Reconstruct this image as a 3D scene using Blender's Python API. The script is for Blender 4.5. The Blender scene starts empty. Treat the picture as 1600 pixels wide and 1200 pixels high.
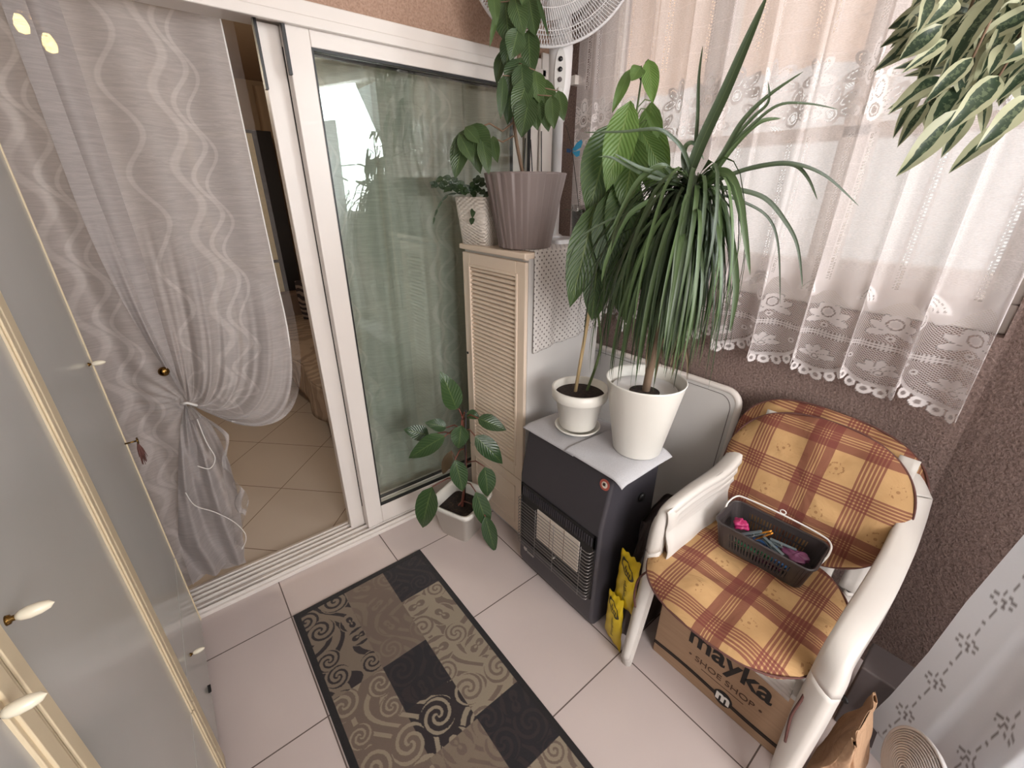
import bpy, math, random
import numpy as np
from mathutils import Vector, Matrix
from math import sin, cos, pi, radians
random.seed(7)
RNG = np.random.default_rng(7)
C = bpy.context.scene.collection
WORLD, INTP, EXPO, BACKL, NEARL = 2.1, 17.0, 0.32, 100, 80
V = Vector
# ------------------------------------------------------------------ camera
YAW, PIT, ROL, FPX, CH = radians(38.87), radians(24.04), radians(.24), 669.8, 1.56
_f = V((sin(YAW)*cos(PIT), cos(YAW)*cos(PIT), -sin(PIT)))
_r = V((cos(YAW), -sin(YAW), 0)); _u = _r.cross(_f)
RT = _r*cos(ROL)+_u*sin(ROL); UP = -_r*sin(ROL)+_u*cos(ROL); FW = _f
FH = V((sin(YAW), cos(YAW), 0))
def ray(x, y): return RT*((x-800)/FPX)+UP*((600-y)/FPX)+FW
def on(x, y, ax, v):
    d = ray(x, y); t = (v-(0, 0, CH)[ax])/d[ax]; return V((0, 0, CH))+d*t
def at(x, y, D):
    d = ray(x, y); return V((0, 0, CH))+d*(D/d.dot(FH))
cam = bpy.data.cameras.new('camera'); co = bpy.data.objects.new('camera', cam); C.objects.link(co)
cam.sensor_width = 36; cam.lens = FPX/1600*36; cam.clip_start = .02; cam.clip_end = 100
m = Matrix((RT, UP, -FW)).transposed().to_4x4(); m.translation = (0, 0, CH); co.matrix_world = m
bpy.context.scene.camera = co

# ------------------------------------------------------------------ materials
def lin(c):
    return tuple(((v/255)/12.92 if v/255 <= .04045 else ((v/255+.055)/1.055)**2.4) for v in c)
class N:
    def __init__(s, name):
        s.m = bpy.data.materials.new(name); s.m.use_nodes = True; s.t = s.m.node_tree; s.t.nodes.clear()
        s.out = s.n('ShaderNodeOutputMaterial')
    def n(s, t, **k):
        o = s.t.nodes.new(t)
        for a, b in k.items(): setattr(o, a, b)
        return o
    def l(s, a, b): s.t.links.new(a, b)
    def put(s, sock, v):
        if v is None: return
        if isinstance(v, bpy.types.NodeSocket): s.l(v, sock)
        else:
            if sock.type == 'RGBA' and len(v) == 3: v = (*v, 1)
            sock.default_value = v
    def math(s, op, a, b=None, c=None, clamp=False):
        o = s.n('ShaderNodeMath', operation=op); o.use_clamp = clamp
        s.put(o.inputs[0], a); s.put(o.inputs[1], b)
        if c is not None: s.put(o.inputs[2], c)
        return o.outputs[0]
    def mix(s, f, a, b, bt='MIX'):
        o = s.n('ShaderNodeMix', data_type='RGBA', blend_type=bt)
        s.put(o.inputs[0], f); s.put(o.inputs[6], a); s.put(o.inputs[7], b); return o.outputs[2]
    def noise(s, sc, vec=None, det=3, rough=.5, dist=0, out=0):
        o = s.n('ShaderNodeTexNoise'); o.inputs['Scale'].default_value = sc; o.inputs['Detail'].default_value = det
        o.inputs['Roughness'].default_value = rough; o.inputs['Distortion'].default_value = dist
        if vec is not None: s.l(vec, o.inputs['Vector'])
        return o.outputs[out]
    def ramp(s, f, st, interp='LINEAR'):
        o = s.n('ShaderNodeValToRGB'); o.color_ramp.interpolation = interp
        e = o.color_ramp.elements
        while len(e) < len(st): e.new(.5)
        for i, (p, c) in enumerate(st):
            e[i].position = p; e[i].color = (*c, 1) if not isinstance(c, (int, float)) else (c, c, c, 1)
        s.put(o.inputs[0], f); return o.outputs[0]
    def coord(s, k='Object'): return s.n('ShaderNodeTexCoord').outputs[k]
    def map(s, vec, sc=(1, 1, 1), rot=(0, 0, 0), loc=(0, 0, 0)):
        o = s.n('ShaderNodeMapping'); s.l(vec, o.inputs[0]); o.inputs['Scale'].default_value = sc
        o.inputs['Rotation'].default_value = rot; o.inputs['Location'].default_value = loc; return o.outputs[0]
    def sep(s, vec): o = s.n('ShaderNodeSeparateXYZ'); s.l(vec, o.inputs[0]); return o.outputs
    def attr(s, name): o = s.n('ShaderNodeAttribute'); o.attribute_name = name; return o.outputs
    def bump(s, h, st=.3, d=.002):
        o = s.n('ShaderNodeBump'); o.inputs['Strength'].default_value = st; o.inputs['Distance'].default_value = d
        s.l(h, o.inputs['Height']); return o.outputs[0]
    def pr(s, col, rough=.5, metal=0, normal=None, **k):
        o = s.n('ShaderNodeBsdfPrincipled'); s.put(o.inputs['Base Color'], col); s.put(o.inputs['Roughness'], rough)
        s.put(o.inputs['Metallic'], metal)
        if normal is not None: s.l(normal, o.inputs['Normal'])
        for a, b in k.items(): s.put(o.inputs[a.replace('_', ' ')], b)
        return o.outputs[0]
    def mixs(s, f, a, b):
        o = s.n('ShaderNodeMixShader'); s.put(o.inputs[0], f); s.l(a, o.inputs[1]); s.l(b, o.inputs[2]); return o.outputs[0]
    def done(s, sh): s.l(sh, s.out.inputs[0]); return s.m
    def trans(s, col=(1, 1, 1)): o = s.n('ShaderNodeBsdfTransparent'); s.put(o.inputs[0], col); return o.outputs[0]
    def transl(s, col): o = s.n('ShaderNodeBsdfTranslucent'); s.put(o.inputs[0], col); return o.outputs[0]

def plain(name, c, rough=.5, metal=0, bump=0, bs=200, var=.04):
    a = N(name); c = lin(c); co_ = a.coord()
    nz = a.noise(6, co_, 4)
    col = a.mix(nz, tuple(v*(1-var) for v in c), tuple(min(1, v*(1+var)) for v in c))
    nm = a.bump(a.noise(bs, co_, 3), bump, .002) if bump else None
    return a.done(a.pr(col, rough, metal, nm))

M = {}
M['pvc'] = plain('white_pvc', (226, 218, 212), .3, bump=.02)
M['white_plastic'] = plain('white_plastic', (226, 222, 218), .38, bump=.03, bs=90)
M['chair_plastic'] = plain('chair_plastic', (212, 206, 200), .42, bump=.05, bs=60, var=.06)
M['pot_white'] = plain('pot_white', (226, 222, 214), .35, bump=.02)
M['cream'] = plain('cream_wood', (232, 213, 194), .42, bump=.03)
M['cream_strip'] = plain('cream_strip', (212, 196, 166), .5, bump=.03)
M['laminate'] = plain('white_laminate', (208, 204, 201), .35)
M['fan_plastic'] = plain('fan_plastic', (216, 212, 212), .35)
M['black'] = plain('black_plastic', (26, 25, 27), .4)
M['dark_gap'] = plain('dark_gap', (60, 52, 48), .7)
M['heater_metal'] = plain('heater_enamel', (60, 57, 62), .45, bump=.08, bs=500)
M['chrome'] = plain('chrome_wire', (200, 198, 196), .28, 1)
M['greywire'] = plain('grey_wire', (150, 146, 144), .35, .8)
M['brass'] = plain('brass', (120, 92, 50), .25, 1)
M['knob'] = plain('cream_porcelain', (226, 218, 198), .2)
M['bamboo'] = plain('bamboo', (196, 170, 128), .55, bump=.1)
M['bark'] = plain('bark', (124, 102, 84), .85, bump=.6, bs=120, var=.25)
M['stem_green'] = plain('stem_green', (78, 92, 52), .6)
M['stem_red'] = plain('stem_red', (112, 62, 50), .5)
M['stem_brown'] = plain('stem_brown', (116, 92, 72), .7, bump=.2)
M['grey_pot'] = plain('grey_pot', (133, 119, 116), .5, bump=.03)
M['basket'] = plain('basket_plastic', (66, 60, 60), .35)
M['yellow'] = plain('yellow_film', (206, 176, 30), .3, bump=.25, bs=40, var=.12)
M['darkbag'] = plain('dark_bag', (62, 52, 50), .3, bump=.5, bs=30, var=.3)
M['orange'] = plain('orange_plastic', (216, 142, 50), .35)
M['pink'] = plain('pink_plastic', (176, 44, 100), .4)
M['peg_grey'] = plain('peg_grey', (96, 108, 112), .4)
M['peg_green'] = plain('peg_green', (30, 110, 72), .4)
M['peg_blue'] = plain('peg_blue', (44, 84, 132), .4)
M['peg_purple'] = plain('peg_purple', (104, 52, 84), .4)
M['sofa_dark'] = plain('sofa_base', (112, 92, 80), .8)
M['dark_wood'] = plain('dark_wood', (40, 36, 38), .4)
M['beige_panel'] = plain('beige_panel', (220, 206, 164), .5)
M['ceil'] = plain('ceiling_paint', (204, 192, 180), .9)
M['int_wall'] = plain('interior_paint', (186, 160, 134), .9)
M['cord'] = plain('brown_cord', (98, 62, 56), .8)
M['greytile'] = plain('grey_case', (92, 84, 84), .6)
M['blue'] = plain('butterfly_blue', (34, 124, 160), .4)
M['ink'] = plain('black_ink', (30, 24, 22), .7)
M['ink_soft'] = plain('brown_ink', (84, 58, 44), .8)
M['white_ink'] = plain('white_ink', (232, 228, 222), .6)
M['yellow_ink'] = plain('dark_print', (52, 46, 20), .5)

def m_soil():
    a = N('soil'); co_ = a.coord(); v = a.noise(90, co_, 5, .7)
    col = a.ramp(v, [(.35, lin((22, 16, 14))), (.6, lin((58, 42, 34))), (.75, lin((112, 84, 66)))])
    return a.done(a.pr(col, .9, 0, a.bump(v, 1, .01)))
M['soil'] = m_soil()
def m_stucco(name, c1, c2):
    a = N(name); co_ = a.coord(); n1 = a.noise(140, co_, 4, .6); n2 = a.noise(60, co_, 3)
    col = a.ramp(n1, [(.3, lin(c1)), (.62, lin(c2)), (.8, lin((178, 154, 142)))])
    h = a.math('ADD', n1, n2)
    return a.done(a.pr(col, .95, 0, a.bump(h, .9, .006)))
M['stucco'] = m_stucco('brown_stucco', (112, 92, 86), (150, 128, 120))
M['stucco_top'] = m_stucco('tan_stucco', (158, 126, 108), (186, 154, 134))
def m_tiles(name, c, off, rot, size, grout, gw=.0022, rough=.22):
    a = N(name); co_ = a.coord(); mp = a.map(co_, rot=(0, 0, rot)); x, y, z = a.sep(mp)
    def g(v, o):
        q = a.math('DIVIDE', a.math('SUBTRACT', v, o), size); fr = a.math('FRACT', q)
        d = a.math('MINIMUM', fr, a.math('SUBTRACT', 1, fr)); return a.math('LESS_THAN', a.math('MULTIPLY', d, size), gw)
    gr = a.math('MAXIMUM', g(x, off[0]), g(y, off[1]))
    nz = a.noise(3, co_, 4); c = lin(c)
    col = a.mix(nz, tuple(v*.93 for v in c), tuple(v*1.05 for v in c)); col = a.mix(gr, col, lin(grout))
    return a.done(a.pr(col, a.mix(gr, (rough,)*3, (.8,)*3), 0, a.bump(a.math('SUBTRACT', 1, gr), .4, .001)))
M['tile'] = m_tiles('balcony_tiles', (208, 194, 190), (.06, 1.022), 0, .459, (104, 90, 84), rough=.32)
M['tile_int'] = m_tiles('interior_tiles', (192, 178, 164), (1.856, 1.534), -pi/4, .447, (120, 100, 84), rough=.3)

def m_sheer(name, col, opac, bands=True, wavy=.35):
    """crinkled organza with satin serpentine stripes; UV in metres"""
    a = N(name); uv = a.coord('UV'); u, v, _ = a.sep(uv)
    cr = a.noise(1, a.map(uv, (7, 90, 1)), 6, .7, 1.8); cr2 = a.noise(1, a.map(uv, (30, 300, 1)), 2)
    w = None
    for (per, amp, lam, ph, off, hw) in ((.56, .03, .21, 0, .04, .010), (.56, .035, .21, .9, .10, .006), (.56, .03, .21, 1.6, .135, .004), (1.12, .04, .25, 2.2, .46, .006)):
        c_ = a.math('ADD', a.math('MULTIPLY', a.math('SINE', a.math('ADD', a.math('MULTIPLY', v, 2*pi/lam), ph)), amp), off)
        q = a.math('PINGPONG', a.math('SUBTRACT', u, c_), per/2)
        s_ = a.math('SUBTRACT', 1, a.math('DIVIDE', q, hw*2.0), clamp=True)
        s_ = a.math('MULTIPLY', s_, 2.0, clamp=True)
        w = s_ if w is None else a.math('MAXIMUM', w, s_)
    ridge = a.ramp(cr, [(.35, 0), (.5, .5), (.62, 1)])
    c = lin(col)
    colr = a.mix(ridge, tuple(x*.88 for x in c), c)
    colr = a.mix(a.math('MULTIPLY', w, wavy), colr, lin((236, 230, 226)))
    op = a.math('ADD', a.math('ADD', a.math('MULTIPLY', w, .10), a.math('MULTIPLY', ridge, .07)), opac-.07, clamp=True)
    e = a.attr('sheer')[2]; op = a.math('SUBTRACT', op, a.math('MULTIPLY', e, a.math('SUBTRACT', .72, a.math('MULTIPLY', w, .7))), clamp=True)
    nm = a.bump(a.math('ADD', cr, a.math('MULTIPLY', cr2, .5)), .5, .003)
    d = a.pr(colr, .5, 0, nm, Sheen_Weight=.3); t = a.transl(colr)
    sh = a.mixs(.3, d, t)
    return a.done(a.mixs(op, a.trans(), sh))
M['organza'] = m_sheer('silver_organza', (192, 184, 182), .9, wavy=.15)
M['organza_in'] = m_sheer('green_grey_organza', (216, 226, 216), .94, wavy=.35)
def m_lace():
    a = N('white_lace'); uv = a.coord('UV'); u, v, _ = a.sep(uv)
    k = 2*pi/.0092
    p = a.math('SINE', a.math('MULTIPLY', a.math('ADD', u, v), k/1.414)); q = a.math('SINE', a.math('MULTIPLY', a.math('SUBTRACT', u, v), k/1.414))
    hole = a.math('MULTIPLY', a.math('GREATER_THAN', a.math('ABSOLUTE', p), .42), a.math('GREATER_THAN', a.math('ABSOLUTE', q), .42))
    netop = a.math('SUBTRACT', .93, a.math('MULTIPLY', hole, .9))
    op = a.attr('opac')[2]; net = a.attr('net')[2]
    netf = a.math('GREATER_THAN', net, .5)
    wv = a.noise(1, a.map(uv, (160, 420, 1)), 3, .6)
    opn = a.math('ADD', op, a.math('MULTIPLY', a.math('SUBTRACT', wv, .5), a.math('MULTIPLY', .7, a.math('LESS_THAN', op, .8))), clamp=True)
    opn = a.math('MULTIPLY', opn, a.math('GREATER_THAN', op, .1))
    f = a.mix(netf, opn, netop)
    c = lin((242, 236, 236))
    sh = a.mixs(a.math('SUBTRACT', .50, a.math('MULTIPLY', a.math('GREATER_THAN', op, .94), .42)), a.pr(c, .8), a.transl(c))
    return a.done(a.mixs(f, a.trans(), sh))
M['lace'] = m_lace()
def m_nearcurt():
    a = N('white_cotton_voile'); uv = a.coord('UV'); x, y, _ = a.sep(uv)
    e = a.attr('emb')[2]; nz = a.noise(200, uv, 3)
    c = lin((226, 228, 232)); col = a.mix(e, c, lin((128, 122, 122)))
    col = a.mix(a.math('MULTIPLY', nz, .1), col, lin((190, 190, 200)))
    return a.done(a.mixs(.35, a.pr(col, .8), a.transl(col)))
M['voile'] = m_nearcurt()
def m_glass(name, tint, refl=.06):
    a = N(name); fr = a.n('ShaderNodeFresnel'); fr.inputs[0].default_value = 1.5
    g = a.n('ShaderNodeBsdfGlossy'); g.inputs['Roughness'].default_value = .0; g.inputs[0].default_value = (.9, .95, .92, 1)
    ge = a.n('ShaderNodeNewGeometry'); f = a.math('ADD', a.math('MULTIPLY', fr.outputs[0], 1.1), refl, clamp=True); f = a.math('MULTIPLY', f, a.math('SUBTRACT', 1, ge.outputs['Backfacing']))
    return a.done(a.mixs(f, a.trans(tint), g.outputs[0]))
M['glass_green'] = m_glass('door_glass', (.978, .990, .982), .045)
M['glass'] = m_glass('window_glass', (.95, .97, .97))
M['clear_plastic'] = m_glass('clear_plastic', (.78, .76, .76), .1)
def m_leaf(name, dark, light, vein, rough=.38, trans=.25, veins=14):
    a = N(name); uv = a.coord('UV'); u, v, _ = a.sep(uv)   # u 0..1 across, v 0..1 along
    oi = a.attr('tone')[2]
    d = a.math('ABSOLUTE', a.math('SUBTRACT', u, .5))
    mid = a.math('SUBTRACT', 1, a.math('MULTIPLY', d, 26), clamp=True)
    sv = a.math('SINE', a.math('MULTIPLY', a.math('SUBTRACT', v, a.math('MULTIPLY', d, .55)), veins*2*pi))
    svf = a.math('MULTIPLY', a.math('GREATER_THAN', sv, .86), .35)
    col = a.mix(oi, lin(dark), lin(light)); col = a.mix(a.math('MAXIMUM', a.math('MULTIPLY', mid, .8), svf), col, lin(vein))
    nm = a.bump(sv, .25, .002)
    return a.done(a.mixs(trans, a.pr(col, rough, 0, nm), a.transl(a.mix(.5, col, lin(light)))))
M['avocado'] = m_leaf('avocado_leaf', (40, 62, 38), (108, 142, 66), (128, 146, 84))
M['avocado_dark'] = m_leaf('avocado_leaf_dark', (44, 64, 42), (92, 116, 64), (110, 130, 80))
M['philo'] = m_leaf('philodendron_leaf', (34, 58, 36), (66, 92, 52), (108, 126, 74), .3, .12, 10)
M['cactus'] = m_leaf('holiday_cactus_leaf', (34, 52, 30), (56, 78, 42), (48, 66, 38), .45, .1, 3)
M['strap'] = m_leaf('strap_leaf', (40, 52, 34), (86, 108, 64), (100, 118, 76), .42, .12, 0.01)
M['dry'] = m_leaf('dry_leaf', (96, 82, 62), (128, 108, 82), (128, 108, 82), .8, .15, .01)
def m_ficus():
    a = N('variegated_leaf'); uv = a.coord('UV'); u, v, _ = a.sep(uv); ob = a.coord()
    d = a.math('ABSOLUTE', a.math('SUBTRACT', u, .5)); t = a.attr('tone')[2]
    nz = a.noise(1, a.map(uv, (3, 9, 1)), 3, .6); nz2 = a.noise(22, ob, 3)
    f = a.math('ADD', d, a.math('MULTIPLY', a.math('SUBTRACT', nz2, .5), .75))
    g = a.math('GREATER_THAN', f, a.math('ADD', .14, a.math('MULTIPLY', t, .16)))
    g2 = a.math('GREATER_THAN', nz, .55)
    green = a.mix(g2, lin((52, 70, 52)), lin((92, 106, 80)))
    col = a.mix(g, green, lin((178, 180, 148)))
    return a.done(a.mixs(.25, a.pr(col, .4), a.transl(col)))
M['ficus'] = m_ficus()
def m_plaid():
    a = N('plaid_cotton'); uv = a.coord('UV'); u, v, _ = a.sep(uv); ob = a.coord()
    A, B = 1.0, 0.0
    wide = [(0, 1)]
    def band(x, per, off):
        q = a.math('FRACT', a.math('DIVIDE', a.math('ADD', x, off), per))
        st = [(0.0, 0.0), (.28, 1.0), (.362, .1), (.370, 1.0), (.388, .1), (.396, 1.0), (.414, .1), (.422, 1.0), (.440, 0.1), (.448, 1), (.53, 0)]
        st += [(.78, 1), (.800, .1), (.812, 1), (.832, .1), (.844, 1), (.864, .1), (.876, 1), (.896, .1), (.908, 1), (.928, .1), (.940, 1), (.960, 0)]
        return a.ramp(q, st, 'CONSTANT')
    mu = band(u, .30, .0); mv = band(v, .30, .05)
    mk = a.math('ADD', mu, mv); mk = a.math('MULTIPLY', mk, .6, clamp=True); mk = a.math('MAXIMUM', mk, a.math('MULTIPLY', a.math('MAXIMUM', mu, mv), .82))
    # tiny printed motif in the tan squares
    nz = a.noise(14, ob, 4)
    tan = a.mix(nz, lin((164, 126, 82)), lin((200, 162, 114)))
    col = a.mix(mk, tan, lin((116, 60, 50)))
    x = a.math('SUBTRACT', a.math('FRACT', a.math('DIVIDE', u, .15)), .20); y = a.math('SUBTRACT', a.math('FRACT', a.math('DIVIDE', a.math('ADD', v, .05), .15)), .2)
    r = a.math('SQRT', a.math('ADD', a.math('MULTIPLY', x, x), a.math('MULTIPLY', y, y)))
    fl = a.math('MULTIPLY', a.math('LESS_THAN', a.math('ABSOLUTE', a.math('SUBTRACT', r, .12)), .02), a.math('GREATER_THAN', a.noise(120, ob, 2), .56))
    fl = a.math('MAXIMUM', fl, a.math('LESS_THAN', r, .03))
    col = a.mix(a.math('MULTIPLY', fl, .6), col, lin((128, 84, 50)))
    wr = a.noise(9, ob, 4, .6, .6)
    return a.done(a.pr(col, .85, 0, a.bump(wr, .5, .02)))
M['plaid'] = m_plaid()
def m_rug():
    a = N('patchwork_rug'); s = a.attr('rugc')[0]; ob = a.coord(); nz = a.noise(500, ob, 2)
    col = a.mix(a.math('MULTIPLY', nz, .35), s, lin((30, 26, 26)))
    return a.done(a.pr(col, .95, 0, a.bump(nz, .6, .004), Sheen_Weight=.2))
M['rug'] = m_rug()
def m_dots():
    a = N('dotted_cloth'); uv = a.coord('UV'); u, v, _ = a.sep(uv); P_ = .0235
    row = a.math('FLOOR', a.math('DIVIDE', v, P_*.55)); sh = a.math('MULTIPLY', a.math('MODULO', row, 2), .5)
    x = a.math('SUBTRACT', a.math('FRACT', a.math('ADD', a.math('DIVIDE', u, P_), sh)), .5)
    y = a.math('MULTIPLY', a.math('SUBTRACT', a.math('FRACT', a.math('DIVIDE', v, P_*.55)), .5), .55)
    r = a.math('SQRT', a.math('ADD', a.math('MULTIPLY', x, x), a.math('MULTIPLY', y, y)))
    d = a.math('LESS_THAN', r, .15)
    col = a.mix(d, lin((216, 210, 206)), lin((120, 112, 110)))
    return a.done(a.pr(col, .85))
M['dots'] = m_dots()
def m_card():
    a = N('cardboard'); ob = a.coord(); nz = a.noise(1, a.map(ob, (8, 8, 120)), 3)
    col = a.mix(nz, lin((148, 118, 94)), lin((172, 140, 112)))
    return a.done(a.pr(col, .85))
M['card'] = m_card()
def m_kraft():
    a = N('kraft_paper'); ob = a.coord(); nz = a.noise(30, ob, 4)
    return a.done(a.pr(a.mix(nz, lin((164, 130, 102)), lin((196, 160, 128))), .75, 0, a.bump(a.noise(12, ob, 3, .6, .8), .6, .02)))
M['kraft'] = m_kraft()
def m_felt():
    a = N('grey_felt'); ob = a.coord(); nz = a.noise(300, ob, 2)
    return a.done(a.pr(a.mix(nz, lin((164, 162, 165)), lin((190, 188, 191))), .9))
M['felt'] = m_felt()
def m_wardrobe():
    a = N('grey_lacquer'); ob = a.coord(); nz = a.noise(2.5, ob, 2)
    return a.done(a.pr(a.mix(nz, lin((180, 180, 177)), lin((190, 190, 187))), .20, 0, a.bump(a.noise(5, ob, 2), .05, .01)))
M['lacquer'] = m_wardrobe()
def m_cover(name, c1, c2, sc):
    a = N(name); ob = a.coord(); w = a.n('ShaderNodeTexWave', wave_type='RINGS'); w.inputs['Scale'].default_value = sc
    w.inputs['Distortion'].default_value = 9; w.inputs['Detail'].default_value = 2; a.l(ob, w.inputs[0])
    col = a.mix(a.ramp(w.outputs[1], [(.42, 0), (.58, 1)]), lin(c1), lin(c2))
    return a.done(a.pr(col, .9, 0, a.bump(w.outputs[1], .3, .01)))
M['bedcover'] = m_cover('bedcover_fabric', (138, 120, 106), (160, 142, 126), 5)
M['cush_dark'] = m_cover('dark_damask', (44, 36, 40), (120, 106, 100), 6)
M['ceramic'] = plain('ceramic_plaque', (214, 202, 190), .8)
M['sticker_red'] = plain('sticker_red', (168, 82, 70), .5)
def m_rattan():
    a = N('rattan_plastic'); ob = a.coord(); x, y, z = a.sep(a.map(ob, rot=(0, 0, .3)))
    k = 2*pi/.014
    h = a.math('MULTIPLY', a.math('SINE', a.math('MULTIPLY', a.math('ADD', x, y), k)), a.math('SINE', a.math('MULTIPLY', z, k)))
    return a.done(a.pr(lin((226, 216, 206)), .4, 0, a.bump(h, .5, .003)))
M['rattan'] = m_rattan()
def m_emit(name, c, s):
    a = N(name); e = a.n('ShaderNodeEmission'); e.inputs[0].default_value = (*lin(c), 1); e.inputs[1].default_value = s
    return a.done(e.outputs[0])
M['bulb'] = m_emit('lamp_bulb', (255, 226, 150), 60)
M['facade'] = m_stucco('facade_plaster', (212, 206, 204), (226, 222, 220))
def m_awning():
    a = N('peach_awning'); c = lin((244, 224, 210)); return a.done(a.mixs(.6, a.pr(c, .8), a.transl(c)))
M['awning'] = m_awning()

# ------------------------------------------------------------------ mesh helpers
class MB:
    def __init__(s): s.v = []; s.f = []; s.uv = {}; s.tone = []; s.mi = []; s.cur = 0
    def add(s, vs, fs, uvs=None, tone=0.0):
        b = len(s.v); s.v += [tuple(p) for p in vs]; s.tone += [tone]*len(vs)
        for i, f in enumerate(fs):
            s.f.append(tuple(b+k for k in f)); s.mi.append(s.cur)
        if uvs:
            for i, q in enumerate(uvs): s.uv[b+i] = q
        return s
    def box(s, a, b, M_=None):
        (x0, y0, z0), (x1, y1, z1) = a, b
        p = [V(q) for q in ((x0, y0, z0), (x1, y0, z0), (x1, y1, z0), (x0, y1, z0), (x0, y0, z1), (x1, y0, z1), (x1, y1, z1), (x0, y1, z1))]
        if M_ is not None: p = [M_ @ q for q in p]
        return s.add(p, [(0, 3, 2, 1), (4, 5, 6, 7), (0, 1, 5, 4), (1, 2, 6, 5), (2, 3, 7, 6), (3, 0, 4, 7)])
    def hexa(s, p): return s.add(p, [(0, 3, 2, 1), (4, 5, 6, 7), (0, 1, 5, 4), (1, 2, 6, 5), (2, 3, 7, 6), (3, 0, 4, 7)])
    def tube(s, pts, r, n=8, cap=True, closed=False, tone=0.0):
        pts = [V(p) for p in pts]; K = len(pts)
        rs = r if isinstance(r, (list, tuple)) else [r]*K
        vs = []; prev = None
        for i, p in enumerate(pts):
            if closed: t = pts[(i+1) % K]-pts[i-1]
            else: t = pts[min(i+1, K-1)]-pts[max(i-1, 0)]
            if t.length < 1e-9: t = V((0, 0, 1))
            t.normalize()
            if prev is None:
                ref = V((0, 0, 1)) if abs(t.z) < .9 else V((1, 0, 0)); a = t.cross(ref).normalized()
            else:
                a = prev-t*prev.dot(t); a = a.normalized() if a.length > 1e-6 else t.orthogonal().normalized()
            prev = a; b = t.cross(a)
            for j in range(n):
                w = 2*pi*j/n; vs.append(p+(a*cos(w)+b*sin(w))*rs[i])
        fs = []
        for i in range(K if closed else K-1):
            for j in range(n):
                i2 = (i+1) % K; fs.append((i*n+j, i*n+(j+1) % n, i2*n+(j+1) % n, i2*n+j))
        if cap and not closed: fs += [tuple(range(n))[::-1], tuple((K-1)*n+j for j in range(n))]
        return s.add(vs, fs, tone=tone)
    def lathe(s, prof, c=(0, 0, 0), n=40, ax=None, rib=None):
        """prof (r,z) list; closed at both ends if r==0"""
        vs = []
        for r, z in prof:
            for j in range(n):
                w = 2*pi*j/n; rr = r*(1+(rib(w, z) if rib else 0)); vs.append(V((rr*cos(w), rr*sin(w), z)))
        if ax is not None: vs = [ax @ v for v in vs]
        vs = [v+V(c) for v in vs]
        fs = [(i*n+j, i*n+(j+1) % n, (i+1)*n+(j+1) % n, (i+1)*n+j) for i in range(len(prof)-1) for j in range(n)]
        if prof[0][0] > 1e-6 and prof[0][1] is not None: fs.append(tuple(range(n))[::-1])
        return s.add(vs, fs)
    def grid(s, fn, nu, nv, uvf=None, tone=0.0, closeu=False):
        vs = []; uvs = []
        for i in range(nv+1):
            for j in range(nu+1):
                u, v = j/nu, i/nv; vs.append(fn(u, v)); uvs.append(uvf(u, v) if uvf else (u, v))
        W = nu+1
        return s.add(vs, [(i*W+j, i*W+j+1, (i+1)*W+j+1, (i+1)*W+j) for i in range(nv) for j in range(nu)], uvs, tone)
    def leaf(s, B, T, w, nrm, bend=0.0, fold=.25, shape=1.0, nl=8, tone=None, curl=0.0):
        B, T, nrm = V(B), V(T), V(nrm).normalized(); d = T-B; L = d.length; dn = d.normalized()
        side = dn.cross(nrm).normalized(); up = side.cross(dn).normalized()
        if tone is None: tone = random.random()
        ph = random.random()*6
        def fn(u, v):
            prof = (sin(pi*min(1, v**shape)))**.8*(1-.25*v) if v > 0 else 0
            prof = max(prof, .02 if v < .99 else 0)
            x = (u-.5)*w*prof
            return B+d*v+up*(bend*L*4*v*(1-v)*.5+abs(u-.5)*2*fold*w*.5*prof-curl*L*v*v)+side*x+up*sin(v*9+ph)*w*.04*(abs(u-.5)*2)
        return s.grid(fn, 4, nl, tone=tone)
    def strap(s, pts, w, nrm=None, tone=None, fold=.3):
        pts = [V(p) for p in pts]; K = len(pts)
        if tone is None: tone = random.random()
        rn = V((random.uniform(-1, 1), random.uniform(-1, 1), random.uniform(-.2, .6))).normalized() if nrm is None else V(nrm)
        vs = []; uvs = []
        for i, p in enumerate(pts):
            t = (pts[min(i+1, K-1)]-pts[max(i-1, 0)]).normalized(); v = i/(K-1)
            sd = t.cross(rn); sd = sd.normalized() if sd.length > 1e-4 else t.orthogonal().normalized(); up = sd.cross(t)
            ww = w*min(1, .55+v*2.5)*(1-v**3)**.7 if v < 1 else 0.0005
            for u in (-.5, 0, .5):
                vs.append(p+sd*u*ww+up*(abs(u)*2*fold*ww*.5)); uvs.append((u+.5, v))
        return s.add(vs, [(i*3+j, i*3+j+1, (i+1)*3+j+1, (i+1)*3+j) for i in range(K-1) for j in range(2)], uvs, tone)
    def build(s, name, mat, parent=None, smooth=False, bevel=0, bseg=2, solid=0, sub=0, label=None, offs=-1):
        me = bpy.data.meshes.new(name); org = V((0, 0, 0)); o = None
        p = parent
        while p is not None: org += V(p.location); p = p.parent
        if parent is None and s.v:
            xs = [sum(c)/2 for c in ((min(q[k] for q in s.v), max(q[k] for q in s.v)) for k in range(2))]
            own = V((xs[0], xs[1], min(q[2] for q in s.v)))
        else: own = V((0, 0, 0))
        o_ = org+own
        me.from_pydata([(q[0]-o_.x, q[1]-o_.y, q[2]-o_.z) for q in s.v], [], s.f); me.update()
        mats = mat if isinstance(mat, (list, tuple)) else [mat]
        for q in mats: me.materials.append(q)
        if len(mats) > 1: me.polygons.foreach_set('material_index', s.mi)
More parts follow.
